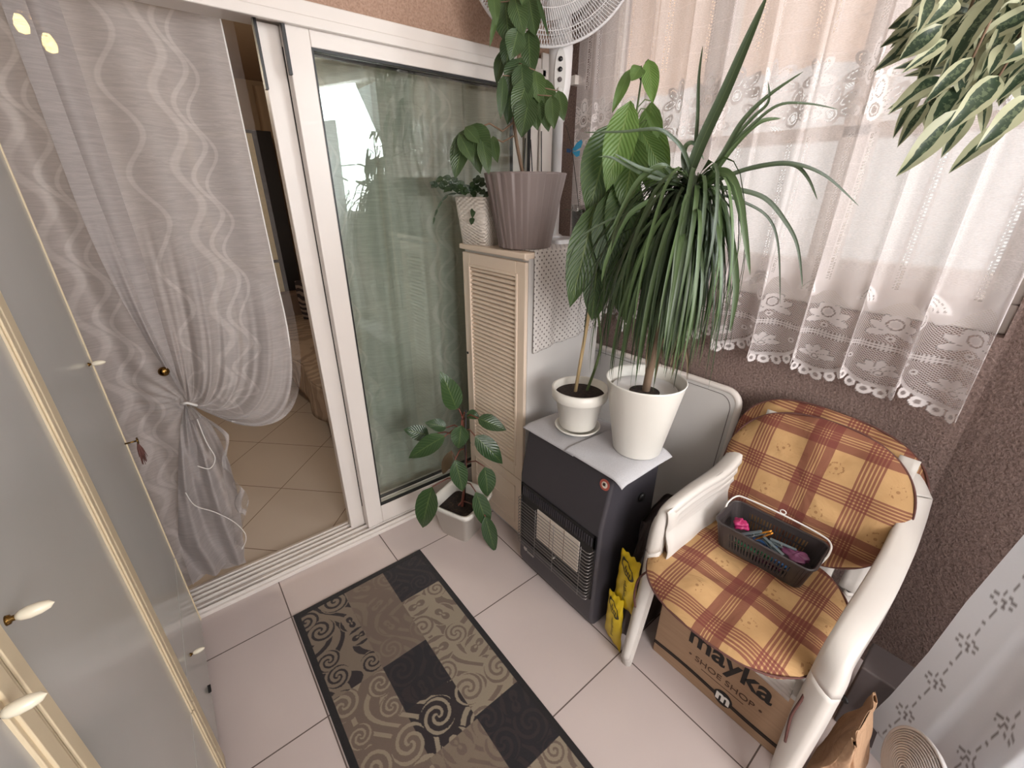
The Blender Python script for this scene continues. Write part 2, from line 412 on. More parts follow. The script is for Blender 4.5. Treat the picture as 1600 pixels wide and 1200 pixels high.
        if s.uv:
            l = me.uv_layers.new(name='UVMap'); idx = np.zeros(len(me.loops), int); me.loops.foreach_get('vertex_index', idx)
            arr = np.zeros((len(s.v), 2)); k = np.array(list(s.uv.keys())); arr[k] = np.array(list(s.uv.values()))
            l.data.foreach_set('uv', arr[idx].ravel())
            t = me.attributes.new('tone', 'FLOAT', 'POINT'); t.data.foreach_set('value', np.array(s.tone, float))
        if smooth: me.polygons.foreach_set('use_smooth', [True]*len(me.polygons))
        o = bpy.data.objects.new(name, me); C.objects.link(o)
        if parent is not None: o.parent = parent
        else: o.location = own
        if bevel:
            b = o.modifiers.new('bevel', 'BEVEL'); b.width = bevel; b.segments = bseg; b.limit_method = 'ANGLE'; b.angle_limit = radians(40)
            me.polygons.foreach_set('use_smooth', [True]*len(me.polygons)); b.harden_normals = True
        if sub: b = o.modifiers.new('sub', 'SUBSURF'); b.levels = b.render_levels = sub
        if solid: b = o.modifiers.new('solid', 'SOLIDIFY'); b.thickness = solid; b.offset = offs
        if label: o['label'] = label
        return o
def thing(name, label, cat, loc, group=None):
    o = bpy.data.objects.new(name, None); C.objects.link(o); o.location = loc; o.empty_display_size = .05
    o['label'] = label; o['category'] = cat
    if group: o['group'] = group
    return o
def tag(o, label, cat, group=None):
    o['label'] = label; o['category'] = cat
    if group: o['group'] = group
    return o
def struct(o): o['kind'] = 'structure'; return o
def text(name, body, size, M_, mat, parent, extrude=.0006, label=None, sx=1, bold=0):
    cu = bpy.data.curves.new(name, 'FONT'); cu.body = body; cu.size = size; cu.extrude = extrude; cu.align_x = 'CENTER'; cu.offset = bold
    tmp = bpy.data.objects.new('tmp', cu); C.objects.link(tmp)
    dg = bpy.context.evaluated_depsgraph_get(); me = bpy.data.meshes.new_from_object(tmp.evaluated_get(dg)); bpy.data.objects.remove(tmp)
    org = V((0, 0, 0)); p = parent
    while p is not None: org += V(p.location); p = p.parent
    me.transform(Matrix.Translation(-org) @ M_ @ Matrix.Diagonal((sx, 1, 1, 1))); me.materials.clear(); me.materials.append(mat)
    o = bpy.data.objects.new(name, me); C.objects.link(o); o.parent = parent
    return o
def frame(o, x, y):   # matrix with text x axis, y axis, at origin o
    x = V(x).normalized(); y = V(y); y = (y-x*y.dot(x)).normalized(); z = x.cross(y)
    m_ = Matrix((x, y, z)).transposed().to_4x4(); m_.translation = V(o); return m_

# ------------------------------------------------------------------ the setting
XW, YD, YIN = 1.66, 1.74, 1.80          # window wall, door wall, inner side of the door wall
NW0 = V((1.66, .02, 0)); NDIR = V((-.35, -.94, 0)).normalized(); NW1 = NW0+NDIR*1.9
def s_box(name, a, b, mat, parent=None): return struct(MB().box(a, b).build(name, mat, parent))
def s_poly(name, pts, z0, z1, mat):
    n = len(pts); mb = MB(); mb.add([(x, y, z0) for x, y in pts]+[(x, y, z1) for x, y in pts], [tuple(range(n))[::-1], tuple(range(n, 2*n))]+[(i, (i+1) % n, n+(i+1) % n, n+i) for i in range(n)])
    return struct(mb.build(name, mat))
fl = MB().add([(-1.4, -1.9, 0), (2.0, -1.9, 0), (2.0, 1.775, 0), (-1.4, 1.775, 0), (-1.4, -1.9, -.1), (2.0, -1.9, -.1), (2.0, 1.775, -.1), (-1.4, 1.775, -.1)], [(0, 1, 2, 3), (4, 7, 6, 5), (0, 4, 5, 1), (1, 5, 6, 2), (2, 6, 7, 3), (3, 7, 4, 0)])
fo = struct(fl.build('floor', M['tile'])); 
fo.data.transform(Matrix.Translation(fo.location)); fo.location = (0, 0, 0)
fi = struct(MB().box((-2.6, 1.775, -.1), (2.6, 6.0, 0.0)).build('floor', M['tile_int'])); fi.data.transform(Matrix.Translation(fi.location)); fi.location = (0, 0, 0)
s_box('ceiling', (-1.4, -1.9, 2.5), (2.0, 1.8, 2.6), M['ceil'])
# door wall (only above and right of the opening, opening x -1.25..1.60)
def door_wall():
    mb = MB(); mb.box((-1.4, YD, 2.10), (1.8, 1.90, 2.5)); mb.box((1.625, YD, 0), (1.80, 1.90, 2.10)); mb.box((-1.4, YD, 0), (-1.25, 1.9, 2.10))
    return struct(mb.build('wall_door', M['stucco_top']))
door_wall()
# window wall: parapet + reveal round the opening
mb = MB(); mb.box((XW, .02, 0), (1.86, YD, 1.22)); mb.box((XW, 1.50, 1.22), (1.86, YD, 2.5)); mb.box((XW, .02, 2.36), (1.86, 1.50, 2.5)); mb.box((XW, -.02, 1.22), (1.86, .03, 2.36))
struct(mb.build('wall_window', M['stucco']))
# angled near wall with its own wide window above a parapet
def ang(s_, off, z): p = NW0+NDIR*s_+V((-NDIR.y, NDIR.x, 0))*off; return (p.x, p.y, z)
mb = MB()
def abox(s0, s1, z0, z1, o0=0, o1=.18): mb.hexa([ang(s0, o0, z0), ang(s0, o1, z0), ang(s1, o1, z0), ang(s1, o0, z0), ang(s0, o0, z1), ang(s0, o1, z1), ang(s1, o1, z1), ang(s1, o0, z1)])
abox(0, 1.9, 0, 1.34); abox(0, .16, 1.34, 2.5); abox(1.8, 1.9, 1.34, 2.5); abox(.16, 1.8, 2.42, 2.5)
struct(mb.build('wall_near', M['stucco']))
mb = MB(); mb.box((-1.4, -2.0, 0), (1.6, -1.8, .95)); mb.box((-1.4, -2.0, 2.40), (1.6, -1.8, 2.5)); mb.box((-1.4, -2.0, .95), (-1.2, -1.8, 2.40)); mb.box((1.0, -2.0, .95), (1.6, -1.8, 2.40)); struct(mb.build('wall_back', M['stucco_top']))  # unseen back wall, its wide opening added to let in more light
wn_added = bpy.data.objects.new('added_window', None); C.objects.link(wn_added); wn_added.location = (-.1, -1.9, .95); struct(wn_added)  # unseen window added behind the camera to brighten the balcony
mb = MB(); mb.box((-1.2, -1.93, .95), (1.0, -1.87, 1.0)); mb.box((-1.2, -1.93, 2.35), (1.0, -1.87, 2.40)); mb.box((-1.2, -1.93, 1.0), (-1.14, -1.87, 2.35)); mb.box((.94, -1.93, 1.0), (1.0, -1.87, 2.35)); mb.box((-.13, -1.93, 1.0), (-.07, -1.87, 2.35)); struct(mb.build('window_frame', M['pvc'], wn_added, bevel=.004))
s_box('wall_left', (-1.5, -2.0, 0), (-1.4, 1.9, 2.5), M['stucco_top'])
# interior room shell
s_box('wall_interior_far', (-2.6, 5.5, 0), (2.6, 5.6, 2.55), M['int_wall'])
s_box('wall_interior_right', (2.2, 1.9, 0), (2.3, 5.5, 2.55), M['int_wall'])
s_box('wall_interior_left', (-2.6, 1.9, 0), (-2.5, 5.5, 2.55), M['int_wall'])
s_box('ceiling', (-2.6, 1.9, 2.55), (2.6, 5.6, 2.65), M['int_wall'])
mb = MB(); mb.box((-2.6, 1.86, 0), (-1.4, 1.90, 2.55)); mb.box((1.8, 1.86, 0), (2.3, 1.90, 2.55)); mb.box((-1.4, 1.90, 2.10), (1.8, 1.92, 2.55)); 
struct(mb.build('wall_interior_near', M['int_wall']))

# sliding door
def win_frame(mb, x0, x1, y0, y1, z0, z1, w, d=None):
    mb.box((x0, y0, z0), (x0+w, y1, z1)); mb.box((x1-w, y0, z0), (x1, y1, z1)); mb.box((x0+w, y0, z0), (x1-w, y1, z0+w)); mb.box((x0+w, y0, z1-w), (x1-w, y1, z1))
dr = bpy.data.objects.new('door_1', None); C.objects.link(dr); dr.location = (.2, YD, 0); struct(dr)
mb = MB(); mb.box((-1.25, YD-.025, 2.045), (1.625, 1.86, 2.10)); mb.box((1.565, YD-.025, .03), (1.625, 1.86, 2.045)); mb.box((-1.25, YD-.025, .03), (-1.19, 1.86, 2.045))
mb.box((-1.19, YD-.035, 2.03), (1.565, YD-.015, 2.06)); mb.box((1.54, YD-.035, .0), (1.64, YD-.02, 2.12))
struct(mb.build('outer_frame', M['pvc'], dr, bevel=.004))
mb = MB(); mb.box((-1.25, YD-.045, 0), (1.6, 1.875, .018))
for y in (YD-.035, YD-.012, YD+.022, YD+.05, YD+.078, YD+.1): mb.box((-1.25, y, .018), (1.6, y+.007, .034))
tr = struct(mb.build('trim_1', M['pvc'], bevel=.002))
def sash(name, x0, x1, y0, y1, wl, wr):
    r = MB(); r.box((x0, y0, .036), (x0+wl, y1, 2.04)); r.box((x1-wr, y0, .036), (x1, y1, 2.04)); r.box((x0+wl, y0, .036), (x1-wr, y1, .135)); r.box((x0+wl, y0, 1.985), (x1-wr, y1, 2.04))
    s_ = struct(r.build(name, M['pvc'], dr, bevel=.004))
    g = MB(); g.box((x0+wl-.005, (y0+y1)/2-.003, .13), (x1-wr+.005, (y0+y1)/2+.003, 1.99)); struct(g.build('pane', M['glass_green'], s_))
    k = MB(); q = .009
    yy = y0-.001
    for (a, b) in (((x0+wl, 1.977), (x1-wr, 1.985)), ((x0+wl, .135), (x1-wr, .143)), ((x0+wl, .143), (x0+wl+.006, 1.977)), ((x1-wr-.006, .143), (x1-wr, 1.977))):
        k.box((a[0], yy+.004, a[1]), (b[0], yy+.02, b[1]))
    struct(k.build('gasket', M['black'], s_))
    return s_
sash('sliding_panel', .485, 1.56, YD-.012, YD+.035, .075, .06)
sash('sliding_panel', .418, 1.50, YD+.044, YD+.088, .068, .06)
mb = MB(); mb.box((.478, YD-.02, 1.90), (.487, YD-.004, 2.05)); mb.box((.411, YD+.03, 1.86), (.42, YD+.05, 2.05)); struct(mb.build('brush_seal', M['black'], dr))

# window behind the lace
wn = bpy.data.objects.new('window_1', None); C.objects.link(wn); wn.location = (1.74, .75, 1.22); struct(wn)
mb = MB(); X0, X1 = 1.70, 1.76
def wbox(y0, y1, z0, z1, x0=X0, x1=X1): mb.box((x0, y0, z0), (x1, y1, z1))
wbox(.03, 1.5, 1.22, 1.30); wbox(.03, 1.5, 2.28, 2.36); wbox(.03, .10, 1.30, 2.28); wbox(1.43, 1.50, 1.30, 2.28)
wbox(.46, .54, 1.30, 2.28); wbox(.94, 1.02, 1.30, 2.28)
wbox(.03, 1.5, 1.71, 1.75)
wbox(.08, .50, 1.30, 1.37, 1.69, 1.77); wbox(.52, .98, 1.30, 1.36, 1.69, 1.77)
struct(mb.build('window_frame', M['pvc'], wn, bevel=.006))
mb = MB(); mb.box((1.727, .09, 1.29), (1.733, 1.44, 2.29)); struct(mb.build('pane', M['glass'], wn))
# second window
wn2 = bpy.data.objects.new('window_2', None); C.objects.link(wn2); wn2.location = ang(.9, .09, 1.34); struct(wn2)
mb = MB(); abox(.16, .22, 1.34, 2.42, .06, .12); abox(1.74, 1.8, 1.34, 2.42, .06, .12); abox(.22, 1.74, 1.34, 1.40, .06, .12); abox(.22, 1.74, 2.36, 2.42, .06, .12); abox(.95, 1.01, 1.40, 2.36, .06, .12)
struct(mb.build('window_frame', M['pvc'], wn2, bevel=.005))
mb = MB(); abox(.2, 1.76, 1.38, 2.38, .088, .094); struct(mb.build('pane', M['glass'], wn2))
# outdoors
s_box('wall_outside', (5.2, -6, -3), (5.5, 6, 3.0), M['facade'])
aw = MB().grid(lambda u, v: V((1.95+.75*v, -1.0+3.6*u, 2.52-.40*v+.012*sin(u*70))), 60, 8).build('sun_canopy', M['awning'], smooth=True, solid=.004)
tag(aw, 'peach sun awning outside, seen through the top of the lace curtain', 'awning')

# ------------------------------------------------------------------ wardrobe at the left
WX = -.214
wd = thing('wardrobe', 'tall grey lacquered wardrobe with cream edges along the left side', 'wardrobe', (-.5, .2, 0))
mb = MB(); mb.box((-.75, -1.25, .07), (WX-.022, 1.600, 2.15)); mb.build('body', M['dark_gap'], wd)
MB().box((-.74, -1.24, 0), (WX-.04, 1.585, .07)).build('plinth', M['dark_gap'], wd)
def knob(parent, y, z, s=.66, ax=(1, 0, 0), mat='knob'):
    A = Matrix.Rotation(pi/2, 3, 'Y') @ Matrix.Rotation(0, 3, 'X')
    k = MB().lathe([(.0001, .010), (.005, .0105), (.0085, .016), (.0105, .026), (.0098, .038), (.0065, .049), (.0002, .0545)], (WX, y, z), 20, A)
    for i in range(len(k.v)): q = V(k.v[i])-V((WX, y, z)); k.v[i] = tuple(V((WX, y, z))+q*s)
    kn = k.build('knob', M[mat], parent, smooth=True)
    MB().lathe([(.0002, -.002), (.006, -.002), (.005, .003), (.003, .004), (.003, .009), (.0001, .009)], (WX, y, z), 14, A).build('collar', M['brass'], kn, smooth=True)
    return kn
def wdoor(y0, y1, z0, z1, ky, kz, sl=.04, sr=.04, name='door'):
    d = MB().box((WX-.020, y0+.003, z0), (WX, y1-.003, z1)).build(name, M['lacquer'], wd, bevel=.0015)
    for (a, b) in ((y0+.003, y0+.003+sl), (y1-.003-sr, y1-.003)):
        if b-a > .001:
            st = MB(); st.box((WX-.001, a, z0), (WX+.0035, b, z1)); 
            if b-a > .01: st.box((WX+.003, a+(.006 if a > y0+.01 else .0), z0), (WX+.007, b-(.006 if a < y0+.01 else 0), z1))
            st.build('edge_strip', M['cream_strip'], d, bevel=.0015)
    if ky is not None: knob(d, ky, kz)
    return d
wdoor(1.005, 1.603, .40, 2.13, 1.545, 1.135, .045, .004)
wdoor(.505, 1.0, .40, 2.13, .56, 1.157, .03, .022)
wdoor(-.02, .50, .40, 2.13, .455, 1.14, .03, .03)
wdoor(-.6, -.025, .40, 2.13, None, 0, .03, .03)
wdoor(1.005, 1.603, .085, .395, 1.22, .33, .045, .004, 'drawer')
wdoor(.505, 1.0, .085, .395, .75, .24, .03, .022, 'drawer')
wdoor(-.02, .50, .085, .395, .25, .24, .03, .03, 'drawer')
ky = thing('key', 'small dark key with reddish tassel in the wardrobe door edge', 'key', (WX, 1.585, .868))
MB().tube([(WX, 1.583, .868), (WX+.030, 1.583, .868)], .0025, 8).tube([(WX+.030, 1.583+.009*cos(t*pi/6), .868+.009*sin(t*pi/6)) for t in range(12)], .002, 6, closed=True).build('shank', M['brass'], ky, smooth=True)
mb = MB()
for i in range(26):
    a = random.uniform(0, 6.28); r = random.uniform(.002, .012); L = random.uniform(.045, .075)
    mb.tube([(WX+.028, 1.583, .86), (WX+.028+r*.6*cos(a), 1.583+r*.6*sin(a), .86-L*.4), (WX+.028+r*cos(a), 1.583+r*sin(a), .86-L)], [.002, .0016, .0006], 5)
mb.build('tassel', M['cord'], ky, smooth=True)
lt = MB().box((WX-.002, 1.230, .135), (WX+.008, 1.258, .138)).build('latch', M['black'], wd, label='small black latch')

# ------------------------------------------------------------------ rug
RX0, RX1, RY1, RY0 = .066, .629, 1.474, .10
def rug_colors(nx, ny):
    """patchwork of rectangles with scroll line work"""
    X, Y = np.meshgrid(np.linspace(0, RX1-RX0, nx), np.linspace(0, RY1-RY0, ny))   # Y down from the far edge
    def L(c): return np.array(lin(c))
    black, dk, tan, lt_, br = L((30, 27, 33)), L((44, 34, 36)), L((136, 120, 104)), L((160, 146, 126)), L((122, 104, 92))
    W = (RX1-RX0); b = .022; cw = (W-2*b)/3
    bg = np.zeros((ny, nx, 3)); fg = np.zeros((ny, nx, 3)); pid = np.zeros((ny, nx), int)
    # patches: column, y0, y1, background, line colour
    pt = [(0, b, .42, tan, dk), (0, .42, .93, br, lt_), (0, .93, 1.15, black, dk*1.2), (0, 1.15, 1.4, lt_, br),
          (1, b, .42, br, tan*.95), (1, .42, .60, black, dk*1.2), (1, .60, .765, dk, lt_), (1, .765, 1.18, tan, br*.95), (1, 1.18, 1.4, black, dk*1.3),
          (2, b, .215, black, dk*1.3), (2, .215, .755, lt_, br), (2, .755, .965, black, dk*1.3), (2, .965, 1.4, lt_, br)]
    for k, (c, y0, y1, B_, F_) in enumerate(pt):
        m_ = (X >= b+c*cw) & (X < b+(c+1)*cw) & (Y >= y0) & (Y < y1); bg[m_] = B_; fg[m_] = F_; pid[m_] = k+1
    # scrolls
    line = np.zeros((ny, nx), bool); rg = np.random.default_rng(3)
    cs = []
    yy = .05
    while yy < 1.4:
        xx = .04+.03*rg.random()
        while xx < W: cs.append((xx+rg.uniform(-.02, .02), yy+rg.uniform(-.02, .02), rg.uniform(.035, .062), rg.choice([-1, 1]), rg.uniform(0, 6), rg.choice([1, 2, 2, 3, 3]))); xx += .11
        yy += .105
    best = np.full((ny, nx), 9.0); 
    phi = np.zeros((ny, nx)); val = np.zeros((ny, nx))
    for (cx, cy, R, hd, ph, arms) in cs:
        dx, dy = X-cx, Y-cy; r = np.hypot(dx, dy); q = r/R; m_ = q < best
        th = np.arctan2(dy, dx)
        s1 = np.sin(arms*th*hd+ph+q*14.0) if arms != 3 else np.sin(7*q+2*np.sin(th*hd*2+ph))
        val = np.where(m_, s1, val); best = np.where(m_, q, best)
    fld = np.sin(90*X+4*np.sin(24*Y+1)+3.5*np.sin(17*X-14*Y))
    line = np.where(best < 1.0, val > .30, fld > .45)
    line &= ~((best > .97) & (best < 1.05))
    out = np.where(line[..., None], fg, bg)
    edge = (X < b) | (X > W-b) | (Y < b*.8)
    out[edge] = L((26, 22, 24)); return out
nx, ny = 270, 640
xs = np.linspace(RX0, RX1, nx); ys = np.linspace(RY1, RY0, ny); gx, gy = np.meshgrid(xs, ys)
co_ = np.stack([gx-.35, gy-.8, np.full_like(gx, .008)], -1).reshape(-1, 3)
ii = (np.arange(ny-1)[:, None]*nx+np.arange(nx-1)[None]).ravel(); fc = np.stack([ii, ii+nx, ii+nx+1, ii+1], -1)
me = bpy.data.meshes.new('rug'); me.vertices.add(len(co_)); me.vertices.foreach_set('co', co_.ravel())
me.loops.add(fc.size); me.loops.foreach_set('vertex_index', fc.ravel()); me.polygons.add(len(fc)); me.polygons.foreach_set('loop_start', np.arange(0, fc.size, 4))
me.update(calc_edges=True); cc = rug_colors(nx, ny).reshape(-1, 3); at_ = me.attributes.new('rugc', 'FLOAT_COLOR', 'POINT'); at_.data.foreach_set('color', np.concatenate([cc, np.ones((len(cc), 1))], 1).ravel())
me.materials.append(M['rug']); ro = bpy.data.objects.new('rug', me); C.objects.link(ro); ro.location = (.35, .8, 0)
sd = ro.modifiers.new('solid', 'SOLIDIFY'); sd.thickness = .0075; sd.offset = -1
tag(ro, 'patchwork runner rug with black, brown and beige scroll-patterned rectangles on the tiles', 'rug')

# ------------------------------------------------------------------ fast grid mesh
def np_grid(name, P, mat, attrs=None, uv=None, label=None, cat=None, parent=None, keep=None):
    ny, nx, _ = P.shape; org = P.reshape(-1, 3).mean(0); org[2] = P[..., 2].min()
    if parent is not None: org = np.array(parent.location)
    ii = (np.arange(ny-1)[:, None]*nx+np.arange(nx-1)[None]); 
    if keep is not None: ii = ii[keep]
    ii = ii.ravel(); fc = np.stack([ii, ii+1, ii+nx+1, ii+nx], -1)
    me = bpy.data.meshes.new(name); co_ = (P.reshape(-1, 3)-org)
    me.vertices.add(len(co_)); me.vertices.foreach_set('co', co_.ravel())
    me.loops.add(fc.size); me.loops.foreach_set('vertex_index', fc.ravel()); me.polygons.add(len(fc)); me.polygons.foreach_set('loop_start', np.arange(0, fc.size, 4))
    me.update(calc_edges=True); me.polygons.foreach_set('use_smooth', np.ones(len(fc), bool))
    if uv is not None: l = me.uv_layers.new(name='UVMap'); l.data.foreach_set('uv', uv.reshape(-1, 2)[fc.ravel()].ravel())
    for k, a in (attrs or {}).items(): q = me.attributes.new(k, 'FLOAT', 'POINT'); q.data.foreach_set('value', a.ravel().astype(np.float32))
    me.materials.append(mat); o = bpy.data.objects.new(name, me); C.objects.link(o)
    if parent is not None: o.parent = parent
    else: o.location = org
    if label: tag(o, label, cat)
    return o

# ------------------------------------------------------------------ lace curtain on the window
def lace():
    Lc, Ht = 1.98, 1.32; ds = .0024; ns = int(Lc/ds); nt = int(Ht/.0026)
    s = np.linspace(0, Lc, ns); t = np.linspace(0, Ht, nt); S, T = np.meshgrid(s, t)
    Pp = .205
    U = ((S+.03) % Pp)/Pp-.5; A = np.abs(U)*2
    tb = .034+.070*A**1.7
    op = np.where(T < .40, .90-.22*np.clip((T-.33)/.07, 0, 1), .68); net = np.zeros_like(S)
    yy = U*Pp
    # loops
    op[T < tb] = 0
    nl = 8
    for k in range(nl):
        uc = (k+.5)/nl-.5; ac = abs(uc)*2; tc = .034+.070*ac**1.7-.013; xc = uc*Pp
        r = np.hypot((yy-xc)*1.0, (T-tc)*.75); op[(r < .0125) & (T < tb+.002)] = .95; op[(r < .0048) & (T < tb)] = .4
    zone = (T >= tb+.012) & (T < .150); net[zone] = 1
    op[(T >= tb) & (T < tb+.014)] = .93
    dots = (np.abs(T-(tb+.017)) < .0022) & ((S/.006) % 1 < .5); net[dots] = 0; op[dots] = .1
    def ring(cx, cy, r0, r1, sx=1.0, o=.93, zone=None):
        r = np.hypot((yy-cx)/sx, T-cy); m_ = (r < r1) & (r >= r0)
        if zone is not None: m_ &= zone
        net[m_] = 0; op[m_] = o
    def petals(cx, cy, R, n, a0, a1, l, w, z=None):
        for k in range(n):
            a = a0+(a1-a0)*k/max(1, n-1); dx, dy = np.sin(a), np.cos(a)
            px = (yy-cx)*dx+(T-cy)*dy; py = -(yy-cx)*dy+(T-cy)*dx
            q = ((px-R)/l)**2+(py/w)**2; m_ = q < 1
            if z is not None: m_ &= z
            net[m_] = 0; op[m_] = .93; m2 = (q < 1.25) & (q >= 1)
            net[m2] = 0; op[m2] = .25
    z1 = zone
    petals(0, .082, .022, 5, -1.25, 1.25, .017, .0085, z1); ring(0, .082, 0, .011, o=.93, zone=z1); ring(0, .082, .0055, .0075, o=.2, zone=z1)
    for cx in (-.062, .062): ring(cx, .118, 0, .0085, zone=z1); ring(cx, .118, 0, .003, o=.1, zone=z1)
    for cx in (-.085, .085): ring(cx, .134, 0, .006, zone=z1)
    # double band
    b = (T >= .150) & (T < .174); net[b] = 0; op[b] = .93
    for tt in (.1535, .162, .1705): q = b & (np.abs(T-tt) < .0022) & ((S/.0068) % 1 < .48); op[q] = .08
    # upper flower zone of the hem
    top = .285+.020*np.cos(U*2*pi*2)+.012*np.sin(S*40)
    z2 = (T >= .174) & (T < top); net[z2] = 1
    for off in (0, .5):
        y2 = (((S+.03)/Pp+off) % 1-.5)*Pp; hi = .03*(off > 0); z = z2 | (T < .33)
        save = yy.copy(); yy[:] = y2
        c0 = .232+hi
        if off == 0: petals(0, .213, .026, 6, -1.9, 1.9, .021, .010, (T > .176)); ring(0, .190, 0, .008, o=.93, zone=(T > .176)); ring(0, .190, 0, .003, o=.1)
        ring(0, c0, 0, .027, sx=.85, zone=(T > .176)); ring(0, c0, .0135, .0165, sx=.85, o=.12); ring(0, c0, 0, .010, sx=.7, o=.80)
        yy[:] = save
    # scallop fans on top of the net, then plain sheer
    y3 = (((S+.03)/Pp+.5) % 1-.5)*Pp
    for k, rr in enumerate((.055, .043, .031)):
        r = np.hypot(y3, (T-.285)*1.2); q = (np.abs(r-rr) < .0045) & (T > .285); op[q] = .98; net[q] = 0
        q = (np.abs(r-rr+.0065) < .002) & (T > .287) & ((np.arctan2(y3, T-.285)*12) % 1 < .5); op[q] = .2
    # eyelet columns
    for k in range(0, 20):
        s0 = .052+k*.1025; w = np.abs(S-s0)
        q = (w < .0105) & (T > .33) & (T < .73) | (w < .0105) & (T > .98); op[q] = np.maximum(op[q], .88); net[q] = 0
        n_ = 3 if k % 2 else 2
        for j in range(n_):
            xo = (j-(n_-1)/2)*.0062
            h = (np.abs(S-s0-xo) < .0019) & ((T/.0085+.5*(j % 2)) % 1 < .5) & (((T > .33) & (T < .73)) | (T > .98)); op[h] = .05
    # thin horizontal threads
    for k in range(16):
        t0 = .36+k*.072+.004*np.sin(S*7+k); q = (np.abs(T-t0) < .0012); op[q] = np.maximum(op[q], .8)
    # mid band of palmettes with bits of net
    zb = (T > .74) & (T < .97); nz = np.sin(S*61+2*np.sin(T*40))*np.sin(T*73+S*11)
    qn = zb & (nz > .72) & (T < .86); net[qn] = 1
    for off in (0, .5):
        y2 = (((S+.03)/.150+off) % 1-.5)*.150; save = yy.copy(); yy[:] = y2; cy = .875 if off == 0 else .79
        for k, (R, l) in enumerate(((.045, .030),)):
            for kk in range(5):
                a = -1.7+.85*kk; dx, dy = np.sin(a), np.cos(a); px = y2*dx+(T-cy)*dy; py = -y2*dy+(T-cy)*dx
                q = ((px-.040)/.032)**2+(py/.0155)**2; net[q < 1] = 0; op[q < 1] = .985; m2 = (q < .42) & (q > .25) & ((T*160+S*90) % 1 < .5); op[m2] = .2
        ring(0, cy-.008, 0, .026, sx=.75, o=.985); ring(0, cy-.008, .013, .0165, sx=.75, o=.25); ring(0, cy-.008, 0, .009, sx=.7, o=.3)
        yy[:] = save
    # geometry with folds
    fold = .020*np.sin(S*2*pi/.185+.6)+.009*np.sin(S*2*pi/.083+2)+.006*np.sin(S*23+T*5)
    amp = .55+.45*np.clip(1-T/.6, 0, 1)
    Y = 1.535-S*(1.49/Lc)+.030*np.sin(S*2*pi/.185+.6+1.2)*amp; X = 1.597+fold*amp
    X = np.minimum(X, 1.652)
    Z = .983+T-.012*np.sin(S*3+1)*np.clip(1-T, 0, 1)
    P = np.stack([X, Y, Z], -1)
    dead = (op < .05) & (net < .5) & (T < .12)
    keep = ~(dead[:-1, :-1] & dead[1:, 1:] & dead[:-1, 1:] & dead[1:, :-1])
    return np_grid('lace_curtain', P, M['lace'], {'opac': op, 'net': net}, np.stack([S, T], -1), 'white lace curtain with flowered scalloped hem hanging across the window', 'curtain', keep=keep)
lace()
rod = MB().tube([(1.597, 1.60, 2.315), (1.597, .04, 2.315)], .009, 12).build('curtain_rod', M['pvc'], smooth=True); tag(rod, 'white curtain rod above the lace curtain', 'curtain rod')
br = MB().box((1.585, 1.545, 1.985), (1.625, 1.575, 2.02)).box((1.62, 1.55, 1.99), (1.66, 1.57, 2.015)).build('curtain_hook', M['pvc'], bevel=.003); tag(br, 'small white plastic hook beside the upper left edge of the lace curtain', 'hook')

